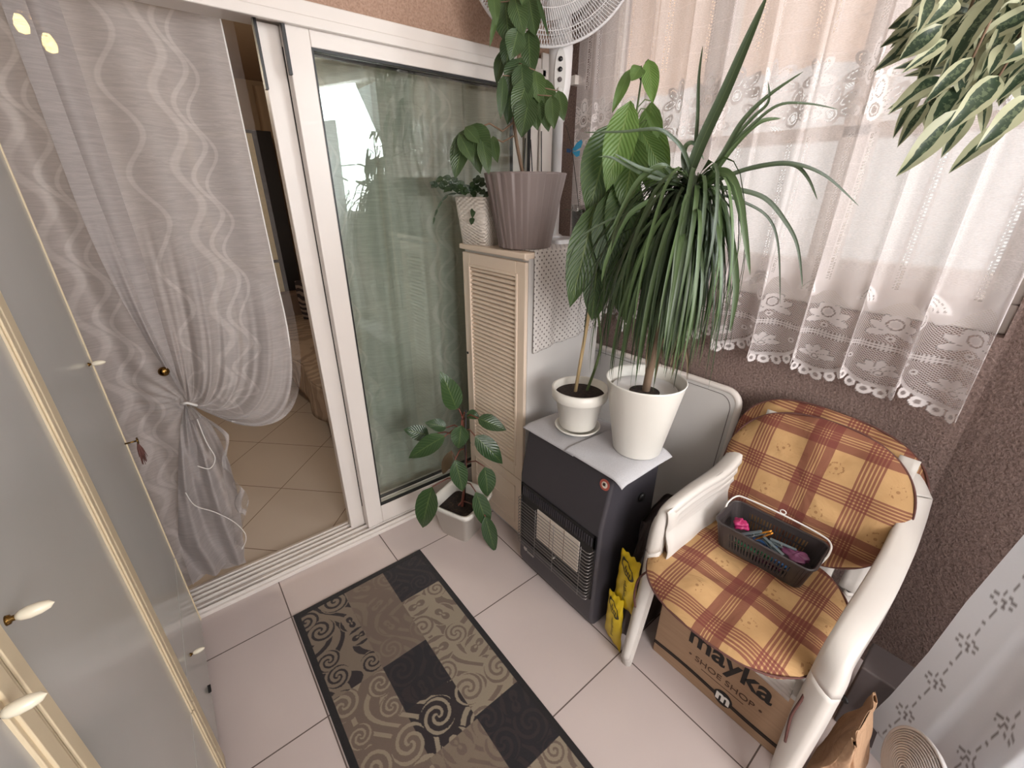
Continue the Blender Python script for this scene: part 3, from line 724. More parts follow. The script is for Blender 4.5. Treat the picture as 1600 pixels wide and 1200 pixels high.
# ------------------------------------------------------------------ tied-back organza curtain in the doorway
KX, KY, KZ = -.045, 1.862, .845
def tieback():
    root = thing('organza_curtain', 'silver grey organza curtain tied back in the open doorway', 'curtain', (-.3, 1.88, 0))
    # straight part at the left, hanging to the floor
    nu, nv = 260, 300; u = np.linspace(0, 1, nu); v = np.linspace(0, 1, nv); Ug, Vg = np.meshgrid(u, v)
    Z = 2.42-Vg*2.385; X = -1.15+Ug*(1.15-.03)
    zz = np.clip((Z-KZ)/1.2, 0, 1)
    d = np.exp(-((Z-KZ)/.30)**2)
    X = X+(Ug**3)*d*(-.02)
    rr = np.hypot(X-KX, Z-KZ); ang_ = np.arctan2(Z-KZ, X-KX)
    F = .022*np.sin(X*2*pi/.21+1.0*np.sin(Z*1.2))+.006*np.sin(X*2*pi/.09+2*Z)
    wr = .010*np.sin(ang_*17)*np.exp(-rr/.16)
    Y = 1.885+F*.9+wr
    np_grid('straight_panel', np.stack([X, Y, Z], -1), M['organza'], {'sheer': np.zeros_like(X)}, np.stack([X*1.15+.3, Z], -1), parent=root)
    # gathered panel
    nu, nv = 240, 360; u = np.linspace(-.25, 1.10, nu); v = np.linspace(0, 1, nv); Ug, Vg = np.meshgrid(u, v)
    W = .385
    # straight drop to z0(u) then a bezier sweep to the knot
    z0 = 1.55-.35*np.clip(Ug, 0, 1)**1.0; v1 = .55
    a = np.clip(Vg/v1, 0, 1); b = np.clip((Vg-v1)/(1-v1), 0, 1)
    xu = -.045+W*Ug; 
    Uc = np.clip(Ug, 0, 1.1)
    P1x = xu; P1z = 1.16-.40*Uc; P2x = KX+.245*Uc; P2z = KZ+.05-.315*Uc
    bx = (1-b)**3*xu+3*(1-b)**2*b*P1x+3*(1-b)*b*b*P2x+b**3*(KX+.012*Ug)
    bz = (1-b)**3*z0+3*(1-b)**2*b*P1z+3*(1-b)*b*b*P2z+b**3*(KZ-.012*Ug)
    X = np.where(Vg < v1, xu, bx); Z = np.where(Vg < v1, 2.42+(z0-2.42)*a, bz)
    g = np.clip(b*1.4, 0, 1)*np.clip((1-b)*4, .0, 1)
    sweep = np.clip(b, 0, 1)
    F = .016*np.sin(Ug*11+1)*(1-.5*sweep)+.016*np.sin(Ug*27+3*np.sin(b*3))*g+.007*np.sin(Ug*59+b*5)*g+.003*np.sin(Ug*110+b*9)*g
    bulge = -.075*np.sin(np.clip(b, 0, 1)*pi)**1*np.clip(Uc*1.2, 0, 1)*(.4+.6*Uc)
    Y = 1.872+F+bulge-.012*(Vg > v1)*b
    ln = 2.42+(np.minimum(Vg/v1, 1)*(z0-2.42)) - b*.95
    sh = np.clip((Ug-1.0)/.012, 0, 1)*(1-np.clip((b-.35)/.2, 0, 1))
    np_grid('gathered_panel', np.stack([X, Y, Z], -1), M['organza'], {'sheer': sh}, np.stack([(xu*1.25+.42), ln], -1), parent=root)
    # tail under the knot
    nu, nv = 140, 220; u = np.linspace(0, 1, nu); v = np.linspace(0, 1, nv); Ug, Vg = np.meshgrid(u, v)
    Z = KZ-.01-Vg*(KZ-.07)+.0*Ug
    right = np.interp(Vg, [0, .1, .2, .33, .5, .65, .8, .92, 1], [KX+.01, .0, .014, .022, .018, .010, -.006, -.02, -.036])
    left = KX-.01-.17*np.clip(Vg*1.3, 0, 1)**.8
    X = left+(right-left)*Ug
    F = .028*np.sin(Ug*13+2.5*np.sin(Vg*4)+1)*np.clip(Vg*3, .15, 1)+.010*np.sin(Ug*29-Vg*14)*np.clip(1.3-Vg, 0, 1)+.008*np.sin(Vg*44+Ug*9)*Ug*np.clip(1-Vg, 0, 1)*2
    Y = 1.858-.03*Ug*np.sin(Vg*pi)+F*.8
    np_grid('tail', np.stack([X, Y, Z], -1), M['organza'], {'sheer': np.zeros_like(X)}, np.stack([X*1.6, Z], -1), parent=root)
    # sheer ruffle with a piped white edge winding down the tail
    nu, nv = 40, 160; u = np.linspace(0, 1, nu); v = np.linspace(0, 1, nv); Ug, Vg = np.meshgrid(u, v)
    Z = KZ-.05-Vg*.62; base = np.interp(Vg, [0, .15, .4, .7, 1], [KX+.02, .012, .018, .012, -.02])
    X = base-.03+Ug*(.045+.02*np.sin(Vg*12)); Y = 1.822-.012*np.sin(Ug*6+Vg*16)-.01*Ug
    np_grid('ruffle', np.stack([X, Y, Z], -1), M['organza'], {'sheer': np.ones_like(X)*.8}, np.stack([X*1.6, Z], -1), parent=root)
    def pipe(pts, r=.003): 
        mb = MB(); 
        P_ = [V(p) for p in pts]; out = []
        for i in range(len(P_)-1):
            p0, p1, p2, p3 = P_[max(i-1, 0)], P_[i], P_[i+1], P_[min(i+2, len(P_)-1)]
            for k in range(8):
                t = k/8; out.append(.5*((2*p1)+(-p0+p2)*t+(2*p0-5*p1+4*p2-p3)*t*t+(-p0+3*p1-3*p2+p3)*t**3))
        out.append(P_[-1]); return mb.tube(out, r, 6)
    e = MB()
    pts = [on(x, y, 1, 1.80) for x, y in ((308, 655), (322, 690), (336, 715), (328, 732), (308, 728))]
    q = pipe(pts, .0018); q.build('piped_edge', M['lace_edge'], root, smooth=True)
    q = pipe([on(x, y, 1, 1.79) for x, y in ((290, 770), (305, 790), (335, 800), (365, 815), (382, 832), (384, 845), (378, 858))], .0018); q.build('piped_edge', M['lace_edge'], root, smooth=True)
    j = 239-9
    # piping down the right edge of the gathered panel
    ug = 1.0; pts = []
    for k in range(40):
        vv = k/39*.93; zz0 = 1.20; 
        if vv < v1: x_, z_ = -.045+W, 2.42+(zz0-2.42)*vv/v1; yb = 1.872
        else:
            b_ = (vv-v1)/(1-v1); x0_ = -.045+W
            x_ = (1-b_)**3*x0_+3*(1-b_)**2*b_*x0_+3*(1-b_)*b_*b_*(KX+.245)+b_**3*(KX+.012)
            z_ = (1-b_)**3*zz0+3*(1-b_)**2*b_*.76+3*(1-b_)*b_*b_*(KZ+.05-.315)+b_**3*(KZ-.012); yb = 1.872-.075*sin(b_*pi)-.012*b_
        pts.append((x_, yb-.004+.012*sin(16), z_))
    MB().tube(pts, .0028, 6).build('piped_edge', M['lace_edge'], root, smooth=True)
    return root
M['lace_edge'] = plain('white_piping', (226, 222, 218), .5)
tieback()
tk = thing('brass_holdback', 'round brass tie-back knob on the organza curtain', 'curtain tieback', (-.079, 1.835, .985))
MB().lathe([(.0001, .0), (.013, .0), (.0165, .004), (.0165, .009), (.012, .015), (.005, .018), (.0001, .0185)], (-.079, 1.846, .985), 28, Matrix.Rotation(pi/2, 3, 'X')).build('disc', M['brass'], tk, smooth=True)
MB().tube([(-.079, 1.846, .985), (-.079, 1.90, .985)], .004, 8).build('pin', M['brass'], tk, smooth=True)
tb = MB().tube([(KX-.02, 1.852, KZ+.004), (KX, 1.838, KZ+.008), (KX+.024, 1.840, KZ-.01), (KX+.02, 1.86, KZ-.016)], .005, 8).build('tieback_cord', M['lace_edge'], smooth=True); tag(tb, 'white cord knotted round the gathered organza curtain', 'curtain tie'); tb.name = 'knotted_cord'

# curtain behind the glass panel
def glasscurt():
    nu, nv = 300, 60; u = np.linspace(0, 1, nu); v = np.linspace(0, 1, nv); Ug, Vg = np.meshgrid(u, v)
    X = .60+Ug*1.15; Z = 2.4-Vg*2.36; Y = 1.90+.018*np.sin(X*2*pi/.21+.4)+.008*np.sin(X*2*pi/.09)
    Y = np.minimum(Y, 1.93); Y = np.maximum(Y, 1.874)
    np_grid('organza_curtain', np.stack([X, Y, Z], -1), M['organza_in'], {'sheer': np.zeros_like(X)}, np.stack([X*1.1, Z], -1), 'closed grey organza curtain hanging behind the sliding glass panel', 'curtain')
glasscurt()

# ------------------------------------------------------------------ near curtain at the bottom right
def nearcurt():
    # free edge, traced on its own hanging plane, then the cloth runs along the angled wall
    ed = [on(1680, 742, 0, 1.30), on(1600, 835, 0, 1.30), on(1510, 940, 0, 1.30), on(1450, 1020, 0, 1.30), on(1390, 1088, 0, 1.30), on(1352, 1124, 0, 1.30)]
    ed = [ed[0]+V((0.02, -.02, 1.0))]+ed+[V((1.30, -.095, .22)), V((1.28, -.11, .05))]
    zs = [p.z for p in ed]
    zc = np.linspace(ed[0].z, ed[-1].z, 260)
    ex = np.interp(-zc, [-z for z in zs], [p.x for p in ed]); ey = np.interp(-zc, [-z for z in zs], [p.y for p in ed])
    nu = 240; u = np.linspace(0, 1, nu); Ug, Zg = np.meshgrid(u, zc); Sg = Ug*.85
    X = ex[:, None]+Sg*(-.42); Y = ey[:, None]+Sg*(-.86)
    k = np.clip((Sg-.09)/.08, 0, 1)
    fold = (.030*np.sin(Sg*2*pi/.17+Zg*.8-.4)+.012*np.sin(Sg*2*pi/.07+Zg*3))*k
    X = X-fold*.9; Y = Y+fold*.42*.5
    emb = np.zeros_like(X)
    for c0 in (.045, .175, .30):
        for zz in np.arange(.1, 1.6, .155):
            dx = Sg-c0; dz = Zg-zz-c0*.3
            r = np.hypot(dx, dz); th = np.arctan2(dz, dx)
            emb[(r > .010) & (r < .023) & (np.abs(np.sin(th*4)) > .80)] = 1; emb[(r < .005)] = 1
            d2 = dz-.076; emb[(np.hypot(dx*1.4, d2) < .006)] = 1
            emb[(np.abs(dx) < .0016) & (((dz > .03) & (dz < .058)) | ((dz > .092) & (dz < .125)))] = 1
    np_grid('voile_curtain', np.stack([X, Y, Zg], -1), M['voile'], {'emb': emb}, np.stack([Sg, Zg], -1), 'white voile curtain with embroidered openwork flowers at the lower right', 'curtain')
nearcurt()

# ------------------------------------------------------------------ louvred cabinet
CX, CY0, CY1, CZ = 1.05, 1.225, 1.655, 1.360
cb = thing('louvred_cabinet', 'tall narrow cream cabinet with louvred door beside the glass panel', 'cabinet', (1.27, 1.44, 0))
MB().box((CX+.016, CY0, 0), (1.485, CY1, CZ-.022)).build('body', M['laminate'], cb, bevel=.001)
MB().box((CX-.012, CY0-.008, CZ-.022), (1.49, CY1+.004, CZ)).build('top_board', M['cream'], cb, bevel=.005, bseg=3)
fr_ = MB()
def fbox(y0, y1, z0, z1, x0=CX, x1=CX+.016): fr_.box((x0, y0, z0), (x1, y1, z1))
ly0, ly1, lz0, lz1 = CY0+.058, CY1-.058, .425, 1.268
fbox(CY0+.002, ly0, .352, 1.325); fbox(ly1, CY1-.002, .352, 1.325); fbox(ly0, ly1, .352, lz0); fbox(ly0, ly1, lz1, 1.325)
ldoor = fr_.build('door', M['cream'], cb, bevel=.003)
lv = MB(); lv.box((CX+.013, ly0, lz0), (CX+.016, ly1, lz1)); n_l = 44
for i in range(n_l):
    z = lz0+(lz1-lz0)*(i+.5)/n_l; h = (lz1-lz0)/n_l
    pr_ = [(.013, -.5), (.013, -.42), (.006, -.40), (.001, -.22), (.000, .0), (.003, .22), (.010, .40), (.013, .42), (.013, .5)]
    lv.add([(CX+a, y, z+h*b) for a, b in pr_ for y in (ly0, ly1)], [(2*k, 2*k+1, 2*k+3, 2*k+2) for k in range(8)])
lv.build('louvre_panel', M['cream'], ldoor)
mb = MB(); 
for (a, b, c, d) in ((ly0-.012, ly0, lz0-.012, lz1+.012), (ly1, ly1+.012, lz0-.012, lz1+.012), (ly0, ly1, lz0-.012, lz0), (ly0, ly1, lz1, lz1+.012)): mb.box((CX-.004, a, c), (CX+.002, b, d))
mb.build('moulding', M['cream'], ldoor, bevel=.002)
MB().lathe([(.0001, 0), (.006, 0), (.006, .004), (.0001, .004)], (CX-.003, CY1-.015, .86), 14, Matrix.Rotation(pi/2, 3, 'Y')).build('keyhole', M['black'], ldoor)
for (z0, z1) in ((.03, .347),):
    d = MB().box((CX, CY0+.002, z0), (CX+.016, CY1-.002, z1)).build('drawer', M['cream'], cb, bevel=.003)
    e = MB()
    for (a, b, c, d_) in ((CY0+.05, CY1-.05, z0+.05, z0+.06), (CY0+.05, CY1-.05, z1-.06, z1-.05), (CY0+.05, CY0+.06, z0+.05, z1-.05), (CY1-.06, CY1-.05, z0+.05, z1-.05), (CY0+.05, CY1-.05, (z0+z1)/2-.004, (z0+z1)/2+.004)): e.box((CX-.003, a, c), (CX+.001, b, d_))
    e.build('moulding', M['cream'], d, bevel=.0015)
MB().lathe([(.0001, 0), (.011, 0), (.012, .004), (.012, .02), (.009, .026), (.0001, .027)], (CX+.004, CY0+.004, CZ-.026), 18).build('corner_cap', M['cream'], cb, smooth=True)
def cloth_fn(u, v):
    zb = .968+.045*u; z = CZ+.004+(zb-CZ-.004)*v
    return V((1.085+.40*u, CY0-.009-.006*sin(u*14)*v-.004*sin(u*31+1)*v, z))
cl = MB().grid(cloth_fn, 60, 40, lambda u, v: (u*.40, v*.38))
cl.grid(lambda u, v: V((1.085+.40*u, CY0-.009+.22*v, CZ+.004)), 10, 6, lambda u, v: (u*.4, -v*.22))
cl = cl.build('dotted_cloth', M['dots'], smooth=True, solid=.0015, offs=0); tag(cl, 'white cloth with grey dots hanging over the side of the cream cabinet', 'cloth')

# ------------------------------------------------------------------ gas heater
HX0, HX1, HY0, HY1, HZ = .95, 1.262, .690, 1.122, .715
ht = thing('gas_heater', 'dark grey cabinet gas heater with wire guard between cabinet and chair', 'heater', (1.11, .906, 0))
mb = MB(); prof = [(HX0+.018, .012), (HX0, .06), (HX0, .50), (HX0+.038, HZ-.01), (HX0+.055, HZ), (HX1, HZ), (HX1, .012)]
n = len(prof); mb.add([(x, HY0, z) for x, z in prof]+[(x, HY1, z) for x, z in prof], [tuple(range(n)), tuple(range(n, 2*n))[::-1]]+[(i, n+i, n+(i+1) % n, (i+1) % n) for i in range(n)])
mb.build('housing', M['heater_metal'], ht, bevel=.014, bseg=4)
for (x, y) in ((HX0+.05, HY0+.04), (HX0+.05, HY1-.04), (HX1-.04, HY0+.04), (HX1-.04, HY1-.04)):
    MB().lathe([(.0001, 0), (.014, 0), (.014, .02), (.0001, .02)], (x, y, 0), 12).build('castor', M['black'], ht)
gy0, gy1, gz0, gz1 = HY0+.012, HY1-.014, .165, .468
mb = MB(); win_ = ((gy0, gy0+.012, gz0, gz1), (gy1-.012, gy1, gz0, gz1), (gy0, gy1, gz0, gz0+.010), (gy0, gy1, gz1-.058, gz1))
for a in win_: mb.box((HX0-.006, a[0], a[2]), (HX0+.002, a[1], a[3]))
mb.box((HX0-.002, gy0, gz0), (HX0+.001, gy1, gz1)); fc_ = mb.build('grille_frame', M['black'], ht, bevel=.003)
mb = MB()
for i in range(34):
    y = gy0+.018+(gy1-gy0-.036)*i/33; mb.box((HX0-.0095, y-.0022, gz1-.050), (HX0-.005, y+.0022, gz1-.012))
mb.build('vent_slots', M['heater_metal'], fc_)
MB().box((HX0-.006, .775, .245), (HX0-.001, 1.005, .392)).build('ceramic_plaque', M['ceramic'], ht, label='pale ceramic radiant panel')
for k in range(1, 3): MB().box((HX0-.0068, .775+.23*k/3-.001, .245), (HX0-.0055, .775+.23*k/3+.001, .392)).build('plaque_joint', M['stem_brown'], ht)
wg = MB(); nb = 15
for i in range(nb):
    z = gz0+.012+(gz1-.066-gz0-.012)*i/(nb-1); X_ = HX0-.030
    wg.tube([(HX0-.002, gy0+.004, z), (X_+.006, gy0+.006, z), (X_, gy0+.016, z), (X_, gy1-.016, z), (X_+.006, gy1-.006, z), (HX0-.002, gy1-.004, z)], .0013, 6)
for y in (gy0+.045, gy0+.185, gy0+.29): wg.tube([(HX0-.028, y, gz0+.004), (HX0-.028, y, gz1-.06)], .0012, 6)
wg.build('wire_guard', M['greywire'], ht, smooth=True)
ib = MB().lathe([(.0001, 0), (.004, 0), (.0045, .006), (.002, .014), (.0001, .015)], (HX0-.012, .885, .238), 12, Matrix.Rotation(-pi/2, 3, 'Y')).build('pilot_igniter', M['chrome'], ht, smooth=True)
lg = MB().box((HX0-.0012, 1.02, .118), (HX0+.0, 1.085, .122)).lathe([(.008, 0), (.011, 0), (.011, .0012), (.008, .0012)], (HX0-.0005, 1.078, .124), 20, Matrix.Rotation(-pi/2, 3, 'Y'))
for k in range(6): lg.box((HX0-.0012, 1.062-k*.007, .110), (HX0, 1.065-k*.007, .117))
lg.build('badge', M['chrome'], ht)
st = MB().lathe([(.0001, 0), (.020, 0), (.0202, .001), (.0001, .0011)], (HX0+.030, HY0+.028, .668), 28, Matrix.Rotation(-pi/2+.17, 3, 'Y')); st.build('round_sticker', M['sticker_red'], ht, label='round red-rimmed warning sticker')
MB().lathe([(.0001, 0), (.0115, 0), (.012, .0011), (.0001, .0012)], (HX0+.0291, HY0+.028, .668), 24, Matrix.Rotation(-pi/2+.17, 3, 'Y')).build('sticker_centre', M['ceramic'], ht)
MB().box((HX0+.0272, HY0+.024, .660), (HX0+.0278, HY0+.033, .676), None).lathe([(.0001, 0), (.005, 0), (.0052, .0012), (.0001, .0013)], (HX0+.028, HY0+.030, .669), 12, Matrix.Rotation(-pi/2+.17, 3, 'Y')).build('sticker_mark', M['ink'], ht)
kb = MB().lathe([(.0001, 0), (.016, 0), (.018, .004), (.014, .012), (.0001, .013)], (1.165, HY0, .545), 24, Matrix.Rotation(pi/2, 3, 'X')).build('hose_socket', M['black'], ht, smooth=True)
# felt mats
zt = HZ+.002
def mat_(pts, z0, dz):
    mb = MB(); P_ = [V(p) for p in pts]
    def fn(u, v):
        a = P_[0].lerp(P_[1], u); b = P_[3].lerp(P_[2], u); p = a.lerp(b, v); 
        over = max(0, (HX0+.055)-p.x); z = z0-over*over*8+dz*sin(u*9)*.0
        over2 = max(0, HY0-p.y); z -= over2*over2*9
        return V((p.x, p.y, z+.0012*sin(u*11)*sin(v*7)))
    return mb.grid(fn, 30, 30)
f1 = mat_([(.968, 1.13, 0), (.972, .86, 0), (1.25, .84, 0), (1.25, 1.12, 0)], zt+.0015, 0).build('felt_mat', M['felt'], smooth=True, solid=.0015, offs=0)
tag(f1, 'grey paper mat under the small white flower pot on the heater', 'mat', 'grey mats on the heater')
f2 = mat_([(.972, .905, 0), (.972, .645, 0), (1.255, .645, 0), (1.25, .89, 0)], zt+.005, 0).build('felt_mat', M['felt'], smooth=True, solid=.0015, offs=0)
tag(f2, 'grey paper mat under the large white pot, drooping over the heater front corner', 'mat', 'grey mats on the heater')
ZT = zt+.007

# ------------------------------------------------------------------ folding table leaning on the window wall
tbl = thing('folding_table', 'white folding table with rounded corners leaning behind the heater and chair', 'table', (1.5, .95, 0))
A0, A1 = V((1.52, .60, .02)), V((1.622, .60, .86))
upv = (A1-A0).normalized(); L_ = (A1-A0).length; yv = V((0, 1, 0)); nv_ = upv.cross(yv)
if nv_.x > 0: nv_ = -nv_
def rrect(w, h, r, n=8):
    out = []
    for cx, cy, a0 in ((w-r, h-r, 0), (r, h-r, pi/2), (r, r, pi), (w-r, r, 1.5*pi)):
        for k in range(n+1): a = a0+pi/2*k/n; out.append((cx+r*cos(a), cy+r*sin(a)))
    return out
def plate(o, a, b, nrm, w, h, r, t0, t1, mb=None):
    mb = mb or MB(); pr_ = rrect(w, h, r); n = len(pr_)
    mb.add([o+a*x+b*y+nrm*t0 for x, y in pr_]+[o+a*x+b*y+nrm*t1 for x, y in pr_], [tuple(range(n))[::-1], tuple(range(n, 2*n))]+[(i, (i+1) % n, n+(i+1) % n, n+i) for i in range(n)]); return mb
TW = .78
plate(V((A0.x, .60, A0.z)), yv, upv, nv_, TW, L_, .055, 0, .022).build('tabletop', M['laminate'], tbl, bevel=.003)
pr_ = rrect(TW, L_, .055); rim = MB().tube([V((A0.x, .60, A0.z))+yv*x+upv*y+nv_*.012 for x, y in pr_], .014, 10, closed=True); rim.build('edge_rim', M['pvc'], tbl, smooth=True)
pr2 = [(x*.94+TW*.03, y*.95+L_*.025) for x, y in pr_]; MB().tube([V((A0.x, .60, A0.z))+yv*x+upv*y+nv_*.0225 for x, y in pr2], .0012, 6, closed=True).build('groove', M['greytile'], tbl, smooth=True)

# ------------------------------------------------------------------ stacked plastic armchairs
def catmull(P_, n=6):
    P_ = [V(p) for p in P_]; out = []
    for i in range(len(P_)-1):
        p0, p1, p2, p3 = P_[max(i-1, 0)], P_[i], P_[i+1], P_[min(i+2, len(P_)-1)]
        for k in range(n):
            t = k/n; out.append(.5*((2*p1)+(-p0+p2)*t+(2*p0-5*p1+4*p2-p3)*t*t+(-p0+3*p1-3*p2+p3)*t**3))
    out.append(P_[-1]); return out
def ribbon(inner, outer, lip, n=6, rng=(0, None)):
    """band between two edge curves with a turned-down outer lip; slightly crowned"""
    I, O = catmull(inner, n), catmull(outer, n); K = len(I); vs = []; cols = 7
    for i in range(K):
        t = (O[min(i+1, K-1)]-O[max(i-1, 0)]).normalized(); wv = (O[i]-I[i]); nn = t.cross(wv).normalized()
        if nn.z < -.2 or (abs(nn.z) <= .2 and nn.x > 0): nn = -nn
        row = [I[i]-nn*lip*.7, I[i], I[i]+wv*.2+nn*.004, I[i]+wv*.5+nn*.006, I[i]+wv*.8+nn*.004, O[i], O[i]-nn*lip+wv.normalized()*.006]
        vs += row
    i0, i1 = rng[0]*n, (K-1 if rng[1] is None else rng[1]*n)
    vs = vs[i0*cols:(i1+1)*cols]
    return MB().add(vs, [(i*cols+j, i*cols+j+1, (i+1)*cols+j+1, (i+1)*cols+j) for i in range(i1-i0) for j in range(cols-1)])
def chair(label, dz, dx, lean=0):
    t = thing('plastic_armchair', label, 'chair', (1.2, .28, dz), 'stack of white plastic armchairs')
    d0 = dz
    def T(P_): return [(p[0]+dx, p[1], p[2]-.05*min(1, max(0, p[2])/.4)+d0) for p in P_]
    dz = dz-.05
    # right arm + front leg, left mirrored about y=.272
    for sgn in (1, -1):
        def Y(y): return y if sgn == 1 else .544-y
        q = .024 if sgn == -1 else 0; xs = .042 if sgn == -1 else 0; zu = .028 if sgn == -1 else 0
        ai = [(1.50, Y(.058), .78), (1.46, Y(.055), .72), (1.36, Y(.052), .682), (1.20, Y(.052-q*.4), .668+zu*.6), (1.055+xs*.3, Y(.056-q*.6), .652+zu), (.988+xs, Y(.060-q), .606+zu), (.974+xs, Y(.062-q), .52), (.969+xs, Y(.064-q), .40), (.960+xs*.7, Y(.060-q), .20), (.948+xs*.2, Y(.052-q*.8), .0)]
        ao = [(1.535, Y(.014), .775), (1.49, Y(.004), .715), (1.38, Y(-.004), .672-q*.5), (1.20, Y(-.006), .655-q*.6+zu*.6), (1.04+xs*.3, Y(.002), .640-q*.4+zu), (.968+xs, Y(.010), .590+zu), (.954+xs, Y(.010), .50), (.949+xs, Y(.012), .38), (.942+xs*.6, Y(.018), .19), (.932+xs*.1, Y(.026), .0)]
        ribbon(T(ai), T(ao), .024, rng=(0, 6)).build('armrest', M['chair_plastic'], t, smooth=True, solid=.004, offs=0)
        ribbon(T(ai), T(ao), .024 if sgn == 1 else .015, rng=(6, None)).build('leg', M['chair_plastic'], t, smooth=True, solid=.004, offs=0)
        # panel between the arm and the seat
        mbp = MB()
        def fp(u, v):
            x = 1.020+.43*u; ztop = .672+.010*min(1, u*4); zb = .455-.02*u
            y = .036+.012*u; y2 = .070
            z = ztop+(zb-ztop)*v; return V((x+dx, Y(y+(y2-y)*v+.004*sin(v*4*pi)), z+dz))
        if sgn == -1: mbp.grid(fp, 10, 24).build('side_panel', M['chair_plastic'], t, smooth=True, solid=.004, offs=0)
        rl_i = [(1.40, Y(.085), .44), (1.44, Y(.080), .25), (1.49, Y(.075), .0)]
        rl_o = [(1.46, Y(.055), .44), (1.50, Y(.048), .25), (1.55, Y(.040), .0)]
        ribbon(T(rl_i), T(rl_o), .02).build('leg', M['chair_plastic'], t, smooth=True, solid=.004, offs=0)
    def seat(u, v):
        x = .985+.425*v; w = .205+.012*sin(pi*v); y = .272+(u-.5)*2*w
        z = .448-.022*v-.010*sin(pi*u)*sin(pi*min(1, v+.15))
        if v < .08: z -= (.08-v)*(.08-v)*7; x += .006
        return V((x+dx, y, z+dz))
    MB().grid(seat, 20, 24).build('seat', M['chair_plastic'], t, smooth=True, solid=.004, offs=0)
    ap = MB().grid(lambda u, v: V((.985+.012*v+dx, .08+.385*u, .444-.045*v-.02*v*(1-sin(pi*u))+dz)), 16, 4).build('apron', M['chair_plastic'], t, smooth=True, solid=.004, offs=0)
    bi = [(1.50, .058, .78), (1.53, .10, .80), (1.545, .18, .81), (1.55, .272, .815), (1.545, .364, .81), (1.53, .444, .80), (1.50, .486, .78)]
    bo = [(1.535, .014, .775), (1.565, .07, .825), (1.575, .17, .845), (1.58, .272, .85), (1.575, .374, .845), (1.565, .474, .825), (1.535, .530, .775)]
    ribbon(T(bi), T(bo), .015).build('back_rim', M['chair_plastic'], t, smooth=True, solid=.004, offs=0)
    for k in range(6):
        y = .09+.073*k; MB().grid(lambda u, v: V((1.41+.13*v+.01*sin(v*pi)+dx, y-.024+.048*u, .44+.43*v+dz)), 3, 12).build('back_slat', M['chair_plastic'], t, smooth=True, solid=.004, offs=0)
    return t
chair('white plastic armchair on top of the stack, holding the plaid cushions', .05, 0)
chair('white plastic armchair in the middle of the stack, nested between two others', .025, .008)
chair('lowest white plastic armchair of the stack, its leg ends on the floor tiles', 0, .016)

# ------------------------------------------------------------------ cushions
def cushion(name, label, outline, fr3, th, uvoff, n=34, sag=0, ties=None, puff=1):
    """outline: radius function of angle (a,b half sizes); fr3: centre, u axis, v axis, normal"""
    c, ua, va, na = [V(q) for q in fr3]
    ua.normalize(); va.normalize(); na.normalize()
    root = thing(name, label, 'cushion', tuple(c))
    mb = MB()
    def pt(r, a, s_):
        x, y = outline(a); x *= r; y *= r
        h = th*.5*(1-r**4.5)**.5*puff if r < 1 else 0
        w = .0035*sin(x*38+y*11)+.003*sin(y*45-x*20)+.0025*sin(a*9)*r
        base = sag*(1-min(1, (x*x+y*y)/.05)) if sag else 0
        return c+ua*x+va*y+na*(s_*h+(w if s_ > 0 else 0)-base)
    NA, NR = 96, 16; vs = []; uvs = []; fs = []
    for s_ in (1, -1):
        b = len(vs)
        for i in range(NR+1):
            r = (i/NR)**.8
            for j in range(NA):
                a = 2*pi*j/NA; p = pt(r, a, s_); vs.append(p); x, y = outline(a); uvs.append((x*r+uvoff[0], y*r+uvoff[1]))
        for i in range(NR):
            for j in range(NA):
                q = (b+i*NA+j, b+i*NA+(j+1) % NA, b+(i+1)*NA+(j+1) % NA, b+(i+1)*NA+j); fs.append(q if s_ > 0 else q[::-1])
    mb.add(vs, fs, uvs); mb.build('cover', M['plaid'], root, smooth=True)
    pip = MB().tube([c+ua*outline(2*pi*j/NA)[0]+va*outline(2*pi*j/NA)[1] for j in range(NA)], .003, 6, closed=True); pip.build('seam_piping', M['cord'], root, smooth=True)
    for t in (ties or []): MB().tube(catmull(t, 5), .0035, 6).build('tie', M['cord'], root, smooth=True)
    return root
def sup(a, A, B, n): c, s = cos(a), sin(a); return (A*abs(c)**(2/n)*(1 if c >= 0 else -1), B*abs(s)**(2/n)*(1 if s >= 0 else -1))
# seat pad: u axis = -y (viewer's right), v axis = +x (towards the back)
seat_c = V((1.140, .294, .480))
cushion('seat_cushion', 'round-cornered plaid seat cushion in tan and maroon under the basket', lambda a: sup(a, .256, .268, 2.6), (seat_c, (0, -1, 0), (1, .0, -.02), (0.02, 0, 1)), .056, (.10, .13), ties=[[(.99, .50, .47), (.955, .525, .43), (.948, .530, .36), (.952, .522, .30)], [(1.00, .06, .47), (.962, .055, .44), (.955, .06, .36), (.95, .05, .27)]])
bc = V((1.460, .290, .690)); bv = V((.165, 0, .42)).normalized(); bn = V((-.42, 0, .165)).normalized()
cushion('back_cushion', 'plaid back cushion in front, oval, leaning on the chair back above the basket', lambda a: sup(a, .262, .225, 2.35), (bc, (0, -1, 0), bv, bn), .062, (.120, .185))
bc2 = V((1.530, .292, .735))
cushion('back_cushion', 'second plaid back cushion hidden behind the front one, only its upper rim showing', lambda a: sup(a, .272, .190, 2.6), (bc2, V((0, -1, -.05)), bv, bn), .046, (.20, .04))
hs = MB().tube(catmull([(1.085, .50, .520), (1.12, .515, .528), (1.22, .515, .53), (1.30, .50, .528)], 6), .009, 8).build('bag_handle', M['felt'], smooth=True)
hs.name = 'fabric_strap'; tag(hs, 'light grey padded strap lying on the left edge of the seat cushion', 'strap')

